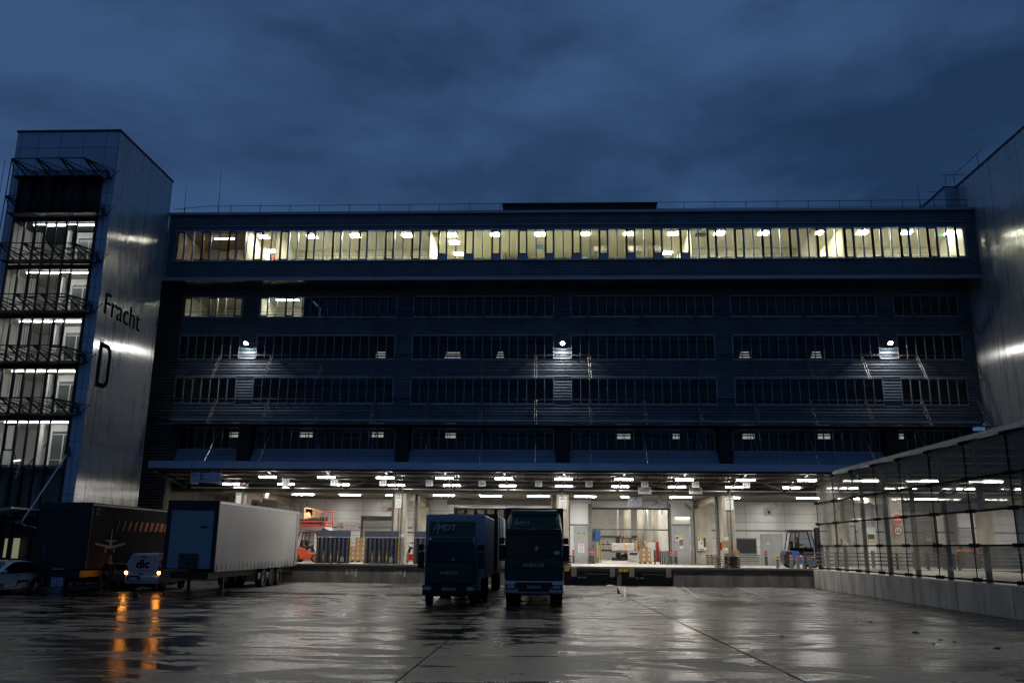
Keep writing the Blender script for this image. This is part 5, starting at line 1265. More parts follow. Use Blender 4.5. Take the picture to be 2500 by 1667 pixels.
lbox(dt, 'under_shade_block', 'black', -1.15, 1.15, 2.9, 7.0, .42, .98)  # black block added to keep the space under the trailer dark
lbox(dt, 'upper_front_panel', 'dark', -1.25, 1.25, -.01, -.002, 3.78, 4.18)
lbox(dt, 'coupling_label', 'blueoff', -.82, -.74, -.03, -.002, 1.75, 2.15)

def mdt(o, x, y, z, w, h):
    ltext(o, 'MDT', 'text_w', x+w*.22, y, z, w*.78, h*.62, bold=.0)
    b = MB()
    for k, (dx, z0, z1) in enumerate(((0, -.10, .55), (.08, .1, .85), (.16, -.75, 1.1))):
        xx = x+dx*w; b.prism([(xx, z+z0*h), (xx+.02*w+.006, z+z0*h), (xx+.045*w+.02, z+z1*h), (xx+.025*w+.014, z+z1*h)], 'y', y-.006, y-.001)
    b.build('logo_strokes', 'text_w', o, local=True)
    lbox(o, 'logo_underline', 'text_gd', x+w*.22, x+w, y-.005, y-.001, z-h*.22, z-h*.16)
def lens(o, x0, x1, y, z0, z1): 
    f = MB().box(x0, x1, y, y+.06, z0, z1).build('headlight', 'lamp_glass', o, local=True, bevel=.015)
    MB().box(x0+.03, x0+(x1-x0)*.45, y-.006, y-.001, z0+.03, z1-.03).build('reflector', 'chrome', f, local=True)
    MB().box(x0+(x1-x0)*.55, x1-.03, y-.006, y-.001, z0+.03, z1-.03).build('reflector', 'chrome', f, local=True)
def mirror(o, s, x, y, z, h):
    arm = MB(); arm.tube((s*(x-.2), y+.1, z+h*.42), (s*x, y, z+h*.42), .02, 6); arm.tube((s*(x-.2), y+.1, z-h*.42), (s*x, y, z-h*.42), .02, 6)
    mo = MB().box(s*x-.13, s*x+.13, y-.06, y+.06, z-h*.45, z+h*.2).build('mirror', 'black', o, local=True, bevel=.04)
    MB().box(s*x-.11, s*x+.11, y-.05, y+.05, z+h*.24, z+h*.5).build('upper_mirror', 'black', mo, local=True, bevel=.03); arm.build('arm', 'black', mo, local=True)

# taller green tractor with its trailer
t1 = thing('green_truck', 'taller dark green tractor truck with a rounded roof parked nose out', 'truck', (-.60, 36.8, 0), 0, 'dark green trucks')
b = MB()     # cab shell: front view outline lofted back
def loft(o, name, mat, secs, smooth=True, close=True):
    b = MB(); n = len(secs[0])
    for a, c in zip(secs, secs[1:]):
        for k in range(n): b.quad(a[k], a[(k+1) % n], c[(k+1) % n], c[k])
    if close: b.poly(secs[0]); b.poly(secs[-1])
    ob = b.build(name, mat, o, local=True, smooth=False)
    bm = bmesh.new(); bm.from_mesh(ob.data); bmesh.ops.remove_doubles(bm, verts=bm.verts, dist=.0005); bm.to_mesh(ob.data); bm.free()
    if smooth:
        for p in ob.data.polygons: p.use_smooth = True
        m = ob.modifiers.new('bevel', 'BEVEL'); m.width = .03; m.segments = 2; m.limit_method = 'ANGLE'; m.angle_limit = R(35)
    return ob
def outline(y, hw, z0, z1, zr, r, hw_top):
    pts = [Vector((-hw, y, z0)), Vector((-hw, y, z1))]
    for k in range(5): a = math.pi-math.pi/2*k/4; pts.append(Vector((-hw_top+r+math.cos(a)*r, y, zr-r+math.sin(a)*r)))
    for k in range(5): a = math.pi/2-math.pi/2*k/4; pts.append(Vector((hw_top-r+math.cos(a)*r, y, zr-r+math.sin(a)*r)))
    return pts+[Vector((hw, y, z1)), Vector((hw, y, z0))]
loft(t1, 'cab', 'green', [outline(0.06, 1.18, .98, 2.9, 3.05, .08, 1.16), outline(.45, 1.20, .98, 3.0, 3.60, .26, 1.12), outline(.9, 1.21, .98, 3.05, 3.80, .26, 1.13), outline(2.1, 1.22, .98, 3.05, 3.84, .22, 1.15)])
b = MB(); b.poly([(-1.13, .045, 1.98), (1.13, .045, 1.98), (1.13, .055, 2.86), (-1.13, .055, 2.86)]); b.poly([(-1.13, .03, 1.98), (1.13, .03, 1.98), (1.13, .04, 2.86), (-1.13, .04, 2.86)]); b.build('windscreen', 'glassblack', t1, local=True)
b = MB(); b.prism([(-.22, 2.84), (-.18, 3.08), (.06, 3.10), (.05, 2.88)], 'x', -1.14, 1.14); b.build('sun_visor', 'black', t1, local=True, bevel=.02)
lbox(t1, 'front_panel', 'green', -1.12, 1.12, -.02, .055, 1.02, 1.93, bevel=.05)
b = MB()
for k in range(4): b.box(-.85, .85, -.035, -.021, 1.12+k*.11, 1.15+k*.11)
b.build('grille', 'black', t1, local=True)
ltext(t1, 'IVECO', 'text_w', -.42, -.024, 1.55, .84, .125, bold=.0, name='lettering')
b = MB(); b.prism([(-.10, .46), (-.16, .52), (-.18, .80), (-.12, .97), (.10, .97), (.10, .46)], 'x', -1.22, 1.22); b.build('bumper', 'vanwhite', t1, local=True, bevel=.05)
b = MB(); b.prism([(-.62, .56), (.62, .56), (.78, .93), (-.78, .93)], 'y', -.195, -.17); b.build('bumper_intake', 'black', t1, local=True)
for s in (1, -1):
    lbox(t1, 'light_recess', 'black', min(s*.72, s*1.16), max(s*.72, s*1.16), -.20, -.176, .64, .84); lens(t1, min(s*.78, s*1.10), max(s*.78, s*1.10), -.22, .67, .81)
    mirror(t1, s, 1.34, .0, 2.22, 1.0)
    b = MB(); b.prism([(.2, 1.0), (2.0, 1.0), (1.9, 1.9), (.25, 1.9)], 'x', s*1.205, s*1.225) ; b.build('door', 'green', t1, local=True, bevel=.02)
    b = MB(); b.poly([(s*1.228, .22, 2.0), (s*1.228, 1.5, 2.0), (s*1.228, 1.4, 2.75), (s*1.228, .3, 2.75)]); b.build('side_window', 'glassblack', t1, local=True)
lbox(t1, 'number_plate', 'lamp_glass', -.28, .28, -.215, -.20, .68, .80); ltext(t1, 'FS ME 167', 'text_b', -.20, -.215, .705, .44, .07, name='plate_characters')
b = MB(); b.prism([(3.30, -.0), (3.42, -.0), (3.42, .55), (3.30, .55)], 'z', 0, .001)
lbox(t1, 'roof_hatch_slot', 'black', -.42, .36, .58, .66, 3.47, 3.60, bevel=.02)
b = MB(); b.prism([(.55, 3.66), (.60, 3.86), (.8, 3.90), (.8, 3.70)], 'x', -.98, .98); b.build('roof_visor', 'green', t1, local=True, bevel=.03)
b = MB(); b.poly([(.50, .50, 3.40), (.98, .50, 3.42), (.96, .60, 3.66), (.52, .60, 3.64)]); b.poly([(.50, .49, 3.40), (.98, .49, 3.42), (.96, .59, 3.66), (.52, .59, 3.64)]); b.build('roof_lamp', 'lamp_glass', t1, local=True)
mdt(t1, -.88, .20, 3.20, .72, .30)
for xx in (-.55, .05, .6): b = MB(); b.tube((xx, .022, 2.0), (xx+.48, .02, 2.30), .012, 5); b.build('wiper', 'matt', t1, local=True)
for s in (1, -1): lbox(t1, 'corner_deflector', 'green', min(s*1.10, s*1.235), max(s*1.10, s*1.235), .0, .22, 1.05, 1.95, bevel=.04); lbox(t1, 'fog_light', 'lamp_glass', min(s*.80, s*.98), max(s*.80, s*.98), -.165, -.15, .50, .58, bevel=.02); lbox(t1, 'entry_step', 'steel', min(s*1.12, s*1.2), max(s*1.12, s*1.2), .3, .8, .55, .60)
lbox(t1, 'front_panel_seam', 'matt', -1.1, 1.1, -.0225, -.0205, 1.495, 1.51)
lbox(t1, 'windscreen_sticker', 'text_w', .84, 1.06, .02, .028, 2.05, 2.19); lbox(t1, 'white_tag', 'text_w', .05, .16, .02, .028, 2.22, 2.36)
lbox(t1, 'chassis', 'black', -.45, .45, .3, 3.6, .5, .95); lbox(t1, 'undertray', 'black', -1.1, 1.1, .1, 2.1, .42, .97)
for s in (1, -1): wheel(t1, s*1.02, 1.0, .50, .50, .34); wheel(t1, s*.95, 4.2, .50, .50, .55)
lbox(t1, 'fuel_tank', 'black', -1.2, -.75, 2.3, 3.4, .45, 1.0, bevel=.1); lbox(t1, 'side_skirt', 'black', .75, 1.2, 2.2, 3.4, .4, 1.0, bevel=.05)
tt = thing('box_trailer', 'pale grey trailer with a dark blue front edge behind the taller green truck', 'trailer', (-.62, 39.3, 0), 0, 'parked trailers')
b = MB(); b.box(-1.30, 1.30, 0, .12, 3.78, 4.05); b.box(-1.30, -1.12, 0, .12, 1.2, 3.78); b.box(1.12, 1.30, 0, .12, 1.2, 3.78); b.build('front_frame', 'dark', tt, local=True)
lbox(tt, 'body', 'boxblue', -1.28, 1.28, .121, 13.3, 1.2, 4.03, bevel=.02); lbox(tt, 'chassis', 'black', -.6, .6, .5, 13.1, .8, 1.19)
for yy in (8.4, 9.7, 11.0):
    for s in (1, -1): wheel(tt, s*1.05, yy, .5, .5, .36)
for s in (1, -1): lbox(tt, 'landing_leg', 'steel_d', s*.85-.07, s*.85+.07, 2.6, 2.74, 0, 1.2)
# smaller green truck with a box body and a drawbar trailer
t2 = thing('green_truck', 'smaller dark green box truck with a flat sign above its cab parked nose out', 'truck', (-3.97, 35.5, 0), 0, 'dark green trucks')
loft(t2, 'cab', 'green', [outline(0.03, 1.0, .86, 1.7, 1.72, .02, .99), outline(.22, 1.01, .86, 2.3, 2.62, .12, .93), outline(.5, 1.02, .86, 2.3, 2.68, .12, .95), outline(1.75, 1.03, .86, 2.3, 2.70, .12, .97)])
b = MB(); b.prism([(.0, 1.74), (-.012, 1.75), (.175, 2.52), (.19, 2.51)], 'x', -.93, .93); b.build('windscreen', 'glassblack', t2, local=True)
lbox(t2, 'front_panel', 'green', -.97, .97, -.03, .04, .90, 1.68, bevel=.05)
b = MB()
for k in range(3): b.box(-.62, .62, -.045, -.031, .98+k*.07, 1.0+k*.07)
b.build('grille', 'black', t2, local=True)
ltext(t2, 'IVECO', 'text_w', -.35, -.034, 1.24, .70, .11, bold=.0)
b = MB(); b.prism([(-.14, .42), (-.16, .82), (.05, .86), (.05, .42)], 'x', -1.08, 1.08); b.build('bumper', 'black', t2, local=True, bevel=.05)
for s in (1, -1):
    lens(t2, min(s*.72, s*1.0), max(s*.72, s*1.0), -.185, .62, .76); mirror(t2, s, 1.26 if s > 0 else 1.2, .15, 1.92, 1.0)
    b = MB(); b.poly([(s*1.04, .35, 1.75), (s*1.04, 1.3, 1.75), (s*1.0, 1.2, 2.5), (s*.99, .5, 2.5)]); b.build('side_window', 'glassblack', t2, local=True)
lbox(t2, 'number_plate', 'lamp_glass', -.27, .27, -.178, -.162, .62, .73); ltext(t2, 'FS ME 244', 'text_b', -.2, -.178, .643, .43, .065, name='plate_characters')
b = MB(); b.prism([(.42, 2.74), (.62, 3.34), (.70, 3.34), (.70, 2.74)], 'x', -.96, .96); b.build('cab_sign', 'green', t2, local=True, bevel=.02)
sgm = Matrix.Translation((0, .0, 0))
o2 = thing('x', None, None); bpy.data.objects.remove(o2)
mdt(t2, -.76, .44, 2.98, .92, .36)
for xx in (-.5, .15): b = MB(); b.tube((xx, -.02, 1.78), (xx+.45, .03, 2.02), .012, 5); b.build('wiper', 'matt', t2, local=True)
lbox(t2, 'front_panel_seam', 'matt', -.95, .95, -.0325, -.0305, 1.19, 1.205)
for s in (1, -1): lbox(t2, 'corner_marker', 'amber', min(s*1.0, s*1.06), max(s*1.0, s*1.06), -.18, -.165, .64, .74)
b = MB(); b.box(-.62, -.18, .18, .19, 1.82, 1.98); b.build('dashboard_cards', 'text_r', t2, local=True); lbox(t2, 'windscreen_sticker', 'text_w', .1, .2, -.005, .003, 1.80, 1.85)
lbox(t2, 'box_body', 'boxblue', -1.30, 1.26, 1.9, 8.3, 1.02, 3.68, bevel=.06); lbox(t2, 'side_board', 'boxblue', .95, 1.12, 1.7, 1.88, .55, 1.5)
b = MB()
for k in range(8): b.box(1.261, 1.275, 2.3+k*.8, 2.34+k*.8, 1.1, 3.6)
b.build('body_rib', 'steel', t2, local=True, split=True)
lbox(t2, 'chassis', 'black', -.5, .5, .3, 8.1, .5, 1.01); lbox(t2, 'undertray', 'black', -.98, .98, .1, 1.7, .40, .86)
for s in (1, -1): wheel(t2, s*.90, .85, .42, .42, .26); wheel(t2, s*.88, 6.2, .44, .44, .5)
lbox(t2, 'rear_light', 'black', -1.0, 1.0, 8.2, 8.3, .7, 1.0)
t3 = thing('drawbar_trailer', 'dark fronted trailer hitched behind the smaller green truck', 'trailer', (-3.9, 45.0, 0), 0, 'parked trailers')
b = MB(); b.box(-1.28, 1.28, 0, .1, 3.75, 3.98); b.box(-1.28, 1.28, .0, .1, 1.1, 3.75); b.build('front_wall', 'black', t3, local=True); lbox(t3, 'body', 'boxblue', -1.26, 1.26, .101, 8.4, 1.1, 3.95, bevel=.03)
b = MB()
for k in range(5): b.box(1.261, 1.29, .4+k*1.6, .52+k*1.6, 1.1, 3.9)
b.build('body_rib', 'steel_d', t3, local=True, split=True)
lbox(t3, 'chassis', 'black', -.5, .5, .2, 8.0, .6, 1.09); lbox(t3, 'drawbar', 'black', -.08, .08, -1.3, .2, .6, .72)
for yy in (3.6, 4.9):
    for s in (1, -1): wheel(t3, s*.98, yy, .45, .45, .4)

# cars: shell from a side profile (top line, bottom line) with tumblehome; local x = length (front at -x), y = width
def shell(o, name, mat, top, bot, hw, belt, inset, xs):
    def interp(P_, x):
        for (a, va), (b_, vb) in zip(P_, P_[1:]):
            if a <= x <= b_:
                t = (x-a)/(b_-a); t = t*t*(3-2*t) if False else t; return va+(vb-va)*t
        return P_[-1][1]
    secs = []
    for x in xs:
        zt, zb = interp(top, x), interp(bot, x); wd = hw*interp(inset, x); ring_ = []
        lv = [0, .06, .3, .55, .75, .9, .97, 1.0]
        def wz(z):
            if z <= belt: return wd*(.93+.07*min(1, (z-zb)/max(.01, (belt-zb)*.5)))
            t = (z-belt)/(max(t_top-belt, .01)); return wd*(1-.16*t**1.2)
        t_top = 1.5
        left = []
        for l in lv:
            z = zb+(zt-zb)*l; ww = wz(z)*(1 if l < .95 else (.93 if l < .99 else .80)); left.append((ww, z))
        pts = [Vector((x, -w_, z)) for w_, z in left]+[Vector((x, w_, z)) for w_, z in reversed(left)]
        secs.append(pts)
    ob = loft(o, name, mat, secs, smooth=True); ob.modifiers.clear()
    sb = ob.modifiers.new('subdivision', 'SUBSURF'); sb.levels = sb.render_levels = 1
    return ob
car = thing('parked_car', 'silver hatchback car parked at the far left edge beside the dark trailer', 'car', (-25.53, 40.15, 0), R(79), None)
top = [(-2.1, .62), (-2.0, .74), (-1.2, .93), (-.95, 1.0), (-.2, 1.46), (.2, 1.52), (.9, 1.51), (1.5, 1.36), (1.85, 1.02), (2.02, .90), (2.08, .6)]
bot = [(-2.1, .34), (-1.9, .22), (1.9, .24), (2.08, .36)]
xs = [-2.1, -2.0, -1.6, -1.2, -.95, -.6, -.2, .2, .6, .9, 1.2, 1.5, 1.7, 1.85, 1.98, 2.08]
shell(car, 'body', 'carsilver', top, bot, .86, .92, [(-2.1, .78), (-1.8, .93), (-1.2, 1), (1.4, 1), (1.9, .93), (2.08, .84)], xs)
for s in (1, -1):
    b = MB(); yb, yt = s*.845, s*.735
    P_ = [(-.92, .95, .852), (-.18, 1.38, .75), (.15, 1.44, .735), (.85, 1.43, .735), (1.28, 1.33, .76), (1.42, 1.05, .82), (1.36, .99, .845), (.3, .95, .858)]
    b.poly([(x, s*(w_+.035), z) for x, z, w_ in P_]); b.build('side_window', 'glassblack', car, local=True)
    lbox(car, 'window_pillar', 'black', .20, .26, min(s*.76, s*.892), max(s*.76, s*.892), .97, 1.0)
    wheel(car, 1.36, s*.74, .31, .31, .20, axis='y'); wheel(car, -1.32, s*.74, .31, .31, .20, axis='y')
    b = MB(); b.prism([(1.36+math.cos(2*math.pi*k/20)*.385, .33+math.sin(2*math.pi*k/20)*.385) for k in range(20)], 'y', s*.80, s*.868); b.build('wheel_arch', 'black_rub', car, local=True)
    b = MB(); b.prism([(-1.32+math.cos(2*math.pi*k/20)*.385, .33+math.sin(2*math.pi*k/20)*.385) for k in range(20)], 'y', s*.80, s*.868); b.build('wheel_arch', 'black_rub', car, local=True)
    for wx in (1.36, -1.32):
        b = MB()
        for k in range(5):
            a = 2*math.pi*k/5+.3; b.tube((wx, s*.885, .31), (wx+math.cos(a)*.2, s*.875, .31+math.sin(a)*.2), .028, 6)
        b.build('rim', 'chrome', car, local=True)
    lbox(car, 'door_handle', 'dark', .10, .24, min(s*.872, s*.9), max(s*.872, s*.9), .84, .87); lbox(car, 'door_handle', 'dark', 1.0, 1.14, min(s*.872, s*.9), max(s*.872, s*.9), .86, .89)
    MB().box(-.78, -.58, min(s*.86, s*1.0), max(s*.86, s*1.0), .97, 1.09).build('mirror', 'carsilver', car, local=True, bevel=.03)
    lbox(car, 'tail_light', 'red', 1.86, 2.0, min(s*.64, s*.80), max(s*.64, s*.80), .82, .98, bevel=.02)
b = MB(); b.poly([(-.98, -.66, 1.01), (-.98, .66, 1.01), (-.30, .60, 1.43), (-.30, -.60, 1.43)]); b.build('windscreen', 'glassblack', car, local=True)
b = MB(); b.poly([(1.60, -.56, 1.36), (1.60, .56, 1.36), (1.88, .62, 1.04), (1.88, -.62, 1.04)]); b.build('rear_window', 'glassblack', car, local=True)
# small white van seen from behind (local y forward, rear at y=0)
van = thing('delivery_van', 'small white delivery van with its two orange rear indicators lit', 'van', (-20.30, 43.5, 0), R(2))
secs = []
for y, k in ((0, .0), (.05, .04), (.25, .08), (2.6, .08), (3.1, .05)):
    top_ = 1.78+k*.8; hw = .83; secs.append([Vector((-hw, y, .42)), Vector((-hw-.01, y, 1.0)), Vector((-hw*.94, y, 1.45)), Vector((-hw*.80, y, top_-.04)), Vector((-hw*.6, y, top_)), Vector((hw*.6, y, top_)), Vector((hw*.80, y, top_-.04)), Vector((hw*.94, y, 1.45)), Vector((hw+.01, y, 1.0)), Vector((hw, y, .42))])
secs.append([Vector((v.x, 4.1, min(v.z, 1.05))) for v in secs[-1]])
loft(van, 'body', 'vanwhite', secs)
lbox(van, 'rear_bumper', 'vanwhite', -.84, .84, -.10, .06, .48, .74, bevel=.04); lbox(van, 'plate_recess', 'black', -.72, -.08, -.115, -.101, .55, .76)
lbox(van, 'number_plate', 'text_w', -.62, -.18, -.123, -.116, .58, .68); lbox(van, 'door_gap', 'black', -.55, .55, -.012, -.002, .985, 1.005); lbox(van, 'badge', 'black', -.22, .05, -.02, -.002, .82, .88); lbox(van, 'top_slot', 'black', -.12, .12, -.03, -.002, 1.64, 1.69)
ltext(van, 'dlc', 'text_b', -.38, -.004, 1.12, .68, .42, bold=.035, name='lettering')
for s in (1, -1):
    l = MB().box(s*.82-.06, s*.82+.06, -.03, .05, .80, 1.22).build('tail_light', 'red', van, local=True, bevel=.02)
    b = MB(); b.poly([(s*.82+.075*math.cos(2*math.pi*k/14), -.036, .90+.075*math.sin(2*math.pi*k/14)) for k in range(14)]); b.build('indicator', 'indic', l, local=True)
    b = MB(); b.tube((s*.82, -.0355, .90), (s*.82, -.031, .90), .09, 14); b.build('lamp_rim', 'dark', l, local=True)
    wheel(van, s*.72, .75, .30, .30, .19); wheel(van, s*.72, 3.3, .30, .30, .19)
lbox(van, 'side_window', 'glassblack', .79, .80, .2, 1.0, 1.15, 1.55)

# ================================================================== PEOPLE
def chain(name, mat, pts, edges, parent=None, sub=2, loc=(0, 0, 0), root=0):
    me = bpy.data.meshes.new(name); me.from_pydata([p[:3] for p in pts], edges, []); o = bpy.data.objects.new(name, me); C.objects.link(o)
    if parent is not None: o.parent = parent
    o.location = loc
    sk = o.modifiers.new('skin', 'SKIN'); sk.use_smooth_shade = True
    for i, p in enumerate(pts):
        v = me.skin_vertices[0].data[i]; v.radius = (p[3], p[3] if len(p) < 5 else p[4]); v.use_root = (i == root)
    s = o.modifiers.new('subdivision', 'SUBSURF'); s.levels = s.render_levels = sub
    me.materials.append(M[mat]); return o
def person(label, loc, rz, pose='stand', top='cloth', legs='cloth'):
    sit = pose == 'sit'; o = None
    root = thing('person', label, 'person', loc, rz)
    hz = .50 if sit else .93
    kn = [(-.10, -.42, hz+.02), (.10, -.42, hz+.02)] if sit else [(-.12, -.06, .50), (.13, .03, .50)]
    an = [(-.11, -.50, .10), (.11, -.50, .10)] if sit else [(-.14, .06, .09), (.16, .10, .09)]
    elb = [(-.26, -.10, hz+.28), (.26, -.10, hz+.28)] if sit else [(-.27, .02, 1.14), (.26, -.08, 1.14)]
    ha = [(-.16, -.36, hz+.36), (.16, -.36, hz+.36)] if sit else [(-.26, -.12, .90), (.14, -.26, 1.02)]
    P_ = [(0, 0, hz, .14, .11), (0, .01, hz+.22, .13, .10), (0, .01, hz+.44, .16, .11), (0, 0, hz+.54, .055), (0, -.01, hz+.62, .075), (0, -.02, hz+.72, .095), (0, -.01, hz+.80, .07)]
    E_ = [(0, 1), (1, 2), (2, 3), (3, 4), (4, 5), (5, 6)]
    for s in (0, 1):
        sg = -1 if s == 0 else 1; i = len(P_)
        P_ += [(sg*.10, 0, hz-.04, .085), (*kn[s], .062), (*an[s], .042), (an[s][0], an[s][1]-.14, .045, .04)]; E_ += [(0, i), (i, i+1), (i+1, i+2), (i+2, i+3)]
        i = len(P_); P_ += [(sg*.20, .01, hz+.44, .06), (*elb[s], .045), (*ha[s], .03), (ha[s][0], ha[s][1]-.08, ha[s][2]-.02, .035, .018)]; E_ += [(2, i), (i, i+1), (i+1, i+2), (i+2, i+3)]
        for f in range(4):
            j = len(P_); b0 = (ha[s][0]+(-.024+.016*f), ha[s][1]-.11, ha[s][2]-.03); P_ += [(*b0, .009), (b0[0], b0[1]-.04-.006*(f in (1, 2)), b0[2]-.03, .007)]; E_ += [(i+3, j), (j, j+1)]
        j = len(P_); P_ += [(ha[s][0]-sg*.035, ha[s][1]-.06, ha[s][2]-.02, .010), (ha[s][0]-sg*.045, ha[s][1]-.10, ha[s][2]-.03, .008)]; E_ += [(i+2, j), (j, j+1)]
    chain('body', 'skin', P_, E_, root)
    J_ = [(0, 0, hz-.05, .165, .135), (0, .01, hz+.22, .155, .125), (0, .01, hz+.44, .175, .13), (0, 0, hz+.52, .085)]; E_ = [(0, 1), (1, 2), (2, 3)]
    for s in (0, 1):
        sg = -1 if s == 0 else 1; i = len(J_); J_ += [(sg*.20, .01, hz+.44, .078), (*elb[s], .062), (*[a*.85+b*.15 for a, b in zip(ha[s], elb[s])], .048)]; E_ += [(2, i), (i, i+1), (i+1, i+2)]
    chain('jacket', top, J_, E_, root)
    T_ = [(0, 0, hz, .155, .13)]; E_ = []
    for s in (0, 1):
        sg = -1 if s == 0 else 1; i = len(T_); T_ += [(sg*.10, 0, hz-.06, .10), (*kn[s], .078), (*[a*.9+b*.1 for a, b in zip(an[s], kn[s])], .062)]; E_ += [(0, i), (i, i+1), (i+1, i+2)]
    chain('trousers', legs, T_, E_, root)
    for s in (0, 1): chain('shoe', 'black_rub', [(an[s][0], an[s][1]+.03, .05, .05), (an[s][0], an[s][1]-.17, .04, .045)], [(0, 1)], root)
    chain('hair', 'hair', [(0, .03, hz+.76, .09), (0, .0, hz+.81, .09)], [(0, 1)], root)
    for s in (-.032, .032): MB().box(s-.008, s+.008, -.115, -.108, hz+.725, hz+.737).build('eye', 'black', root, local=True)
    return root
person('person in dark clothing standing in front of the dark trailer beside the white van', (-21.25, 41.9, 0), R(70))

# ================================================================== FORKLIFTS (local +x = fork side)
def forklift(label, loc, rz, col, cabin=False, driver=None, load=False):
    o = thing('forklift', label, 'forklift', loc, rz, 'forklifts on the dock')
    b = MB(); b.prism([(-1.15, .28), (-1.18, .78), (-1.05, .98), (-.35, .95), (-.30, .62), (.55, .58), (.72, .42), (.72, .22), (-.9, .2)], 'y', -.52, .52); b.build('body', col, o, local=True, bevel=.05)
    b = MB(); b.prism([(-1.2, .25), (-1.22, .75), (-1.1, .96), (-.72, .94), (-.72, .25)], 'y', -.55, .55); b.build('counterweight', col if not cabin else 'dark', o, local=True, bevel=.08)
    b = MB()
    for s in (-.47, .47):
        b.tube((-.95, s, .95), (-.72, s, 2.02), .035, 6); b.tube((-.72, s, 2.02), (.42, s, 2.08), .035, 6); b.tube((.42, s, 2.08), (.70, s, .6), .035, 6); b.tube((-.35, s, 1.0), (-.25, s, 2.03), .03, 6)
    for k in range(6): x = -.68+k*.2; b.tube((x, -.47, 2.03), (x, .47, 2.03), .02, 6)
    b.build('overhead_guard', 'black', o, local=True)
    if cabin:
        b = MB(); b.quad((-.90, -.49, 1.0), (.62, -.49, .75), (.42, -.49, 2.0), (-.74, -.49, 2.0)); b.build('cabin_side', 'fg_dark', o, local=True)
        lbox(o, 'roof', 'black', -.85, .5, -.52, .52, 2.08, 2.14, bevel=.02); lbox(o, 'cabin_door', 'black', -.86, .5, -.485, -.47, .70, 1.12)
    lbox(o, 'seat', 'black', -.62, -.18, -.24, .24, .92, 1.02, bevel=.03); lbox(o, 'seat_back', 'black', -.68, -.58, -.24, .24, 1.0, 1.5, bevel=.03)
    b = MB(); b.tube((.28, 0, .62), (.12, 0, 1.1), .03, 6); b.tube((.11, 0, 1.08), (.08, 0, 1.12), .15, 12); b.build('steering_wheel', 'black', o, local=True)
    b = MB()
    for s in (-.30, .30): b.box(.76, .92, s-.06, s+.06, .08, 2.25); b.box(.93, 1.08, s-.05, s+.05, .12, 2.2)
    for z in (.3, 1.2, 2.2): b.box(.82, .90, -.30, .30, z, z+.08)
    b.build('mast', 'black', o, local=True)
    lbox(o, 'carriage', 'steel_d', 1.01, 1.06, -.48, .48, .25, .70)
    for s in (-.25, .25): b = MB(); b.box(1.07, 2.1, s-.06, s+.06, .10, .14); b.box(1.07, 1.12, s-.06, s+.06, .14, .7); b.build('fork', 'steel_d', o, local=True)
    for s in (-.45, .45): wheel(o, .45, s, .27, .27, .18, axis='y', rim='steel'); wheel(o, -.82, s, .24, .24, .16, axis='y', rim='steel')
    return o
def dockp(x, Y): p = W(x, 1370, Y); return Vector((p.x, Y, ZD))
p = dockp(757, 60.2); forklift('red forklift with a dark driver between the silver trailer and the first dock leveller', p, 0, 'orange'); person('person in dark clothing driving the red forklift beside the silver trailer', (p.x-.35, p.y, p.z+.52), R(90), 'sit')
p = dockp(1003, 60.4); forklift('red forklift mostly hidden behind the third dock leveller', p, R(180), 'red'); person('person in dark clothing on the red forklift behind the third dock leveller', (p.x+.35, p.y, p.z+.52), R(-90), 'sit')
p = dockp(1962, 59.0); forklift('blue forklift with a black cabin at the right end of the dock', p, R(-3), 'blue', cabin=True).scale = (1.14, 1.14, 1.14); person('person in a yellow high visibility jacket driving the blue forklift', (p.x-.33, p.y, p.z+.66), R(90), 'sit', top='hivis')
p = dockp(1533, 84); forklift('dark forklift far back in the hall behind the wide dock opening', p, R(180), 'dark')

# ================================================================== THINGS ON THE DOCK
def bollard(x, y0, y1, Y, label, stripes='red'):
    a = W(x, y0, Y); h = max(.7, a.z-ZD); o = thing('bollard', label, 'bollard', (a.x, Y, ZD), 0, 'striped bollards on the dock')
    lbox(o, 'post', 'steel_d' if stripes == 'red' and Y > 60 else 'steel', -.09, .09, -.09, .09, 0, h*.62, bevel=.01)
    for k in range(4): lbox(o, 'band', ('stripe_w', 'text_r')[k % 2] if stripes == 'red' else ('dark', 'yellow')[k % 2], -.092, .092, -.092, .092, h*(.62+.095*k)+.001, h*(.62+.095*(k+1)), bevel=.005)
    return o
for x, y0, Y, lab in ((1399.6, 1342, 66.4, 'red and white bollard at the left foot of the door with the green sign'), (1440, 1342, 66.4, 'red and white bollard at the left corner of the hall opening, next to its twin'), (1447.5, 1342, 66.2, 'red and white bollard at the left corner of the hall opening, nearer the opening'),
    (1637.8, 1343, 66.3, 'red and white bollard right behind the dark tubes at the hall opening'), (1650.4, 1344, 66.3, 'red and white bollard at the left foot of the door with several signs'), (1690.6, 1344.5, 66.3, 'red and white bollard between the many signed door and the white wall machine'),
    (1869.5, 1344, 66.8, 'red and white bollard in front of the grey double door'), (1922.5, 1344, 66.8, 'red and white bollard behind the back wheel of the blue forklift'),
    (1931.3, 1352, 57.3, 'front red and white bollard at the rear of the blue forklift, leftmost of four'), (1946.5, 1354, 57.3, 'red and white bollard in front of the blue forklift, second of the four'), (1961.4, 1354, 57.3, 'red and white bollard in front of the blue forklift, third of the four'), (1976.7, 1354, 57.0, 'red and white bollard in front of the forklift mast, rightmost of the four'),
    (2130, 1344, 60, 'red and white bollard behind the second glass bay of the ramp'), (2230, 1347, 60, 'red and white bollard left of the ribbed roller shutter behind the ramp glass'), (2260, 1347, 60, 'red and white bollard under the no entry notice behind the ramp glass'), (2288, 1347, 60, 'red and white bollard at the right edge of the ribbed shutter with the notice'), (2339, 1347, 60, 'red and white bollard left of the orange and green crates behind the ramp glass'), (2404, 1352, 58, 'red and white bollard right of the tall shutter with the pipe')):
    bollard(x, y0, 0, Y, lab)
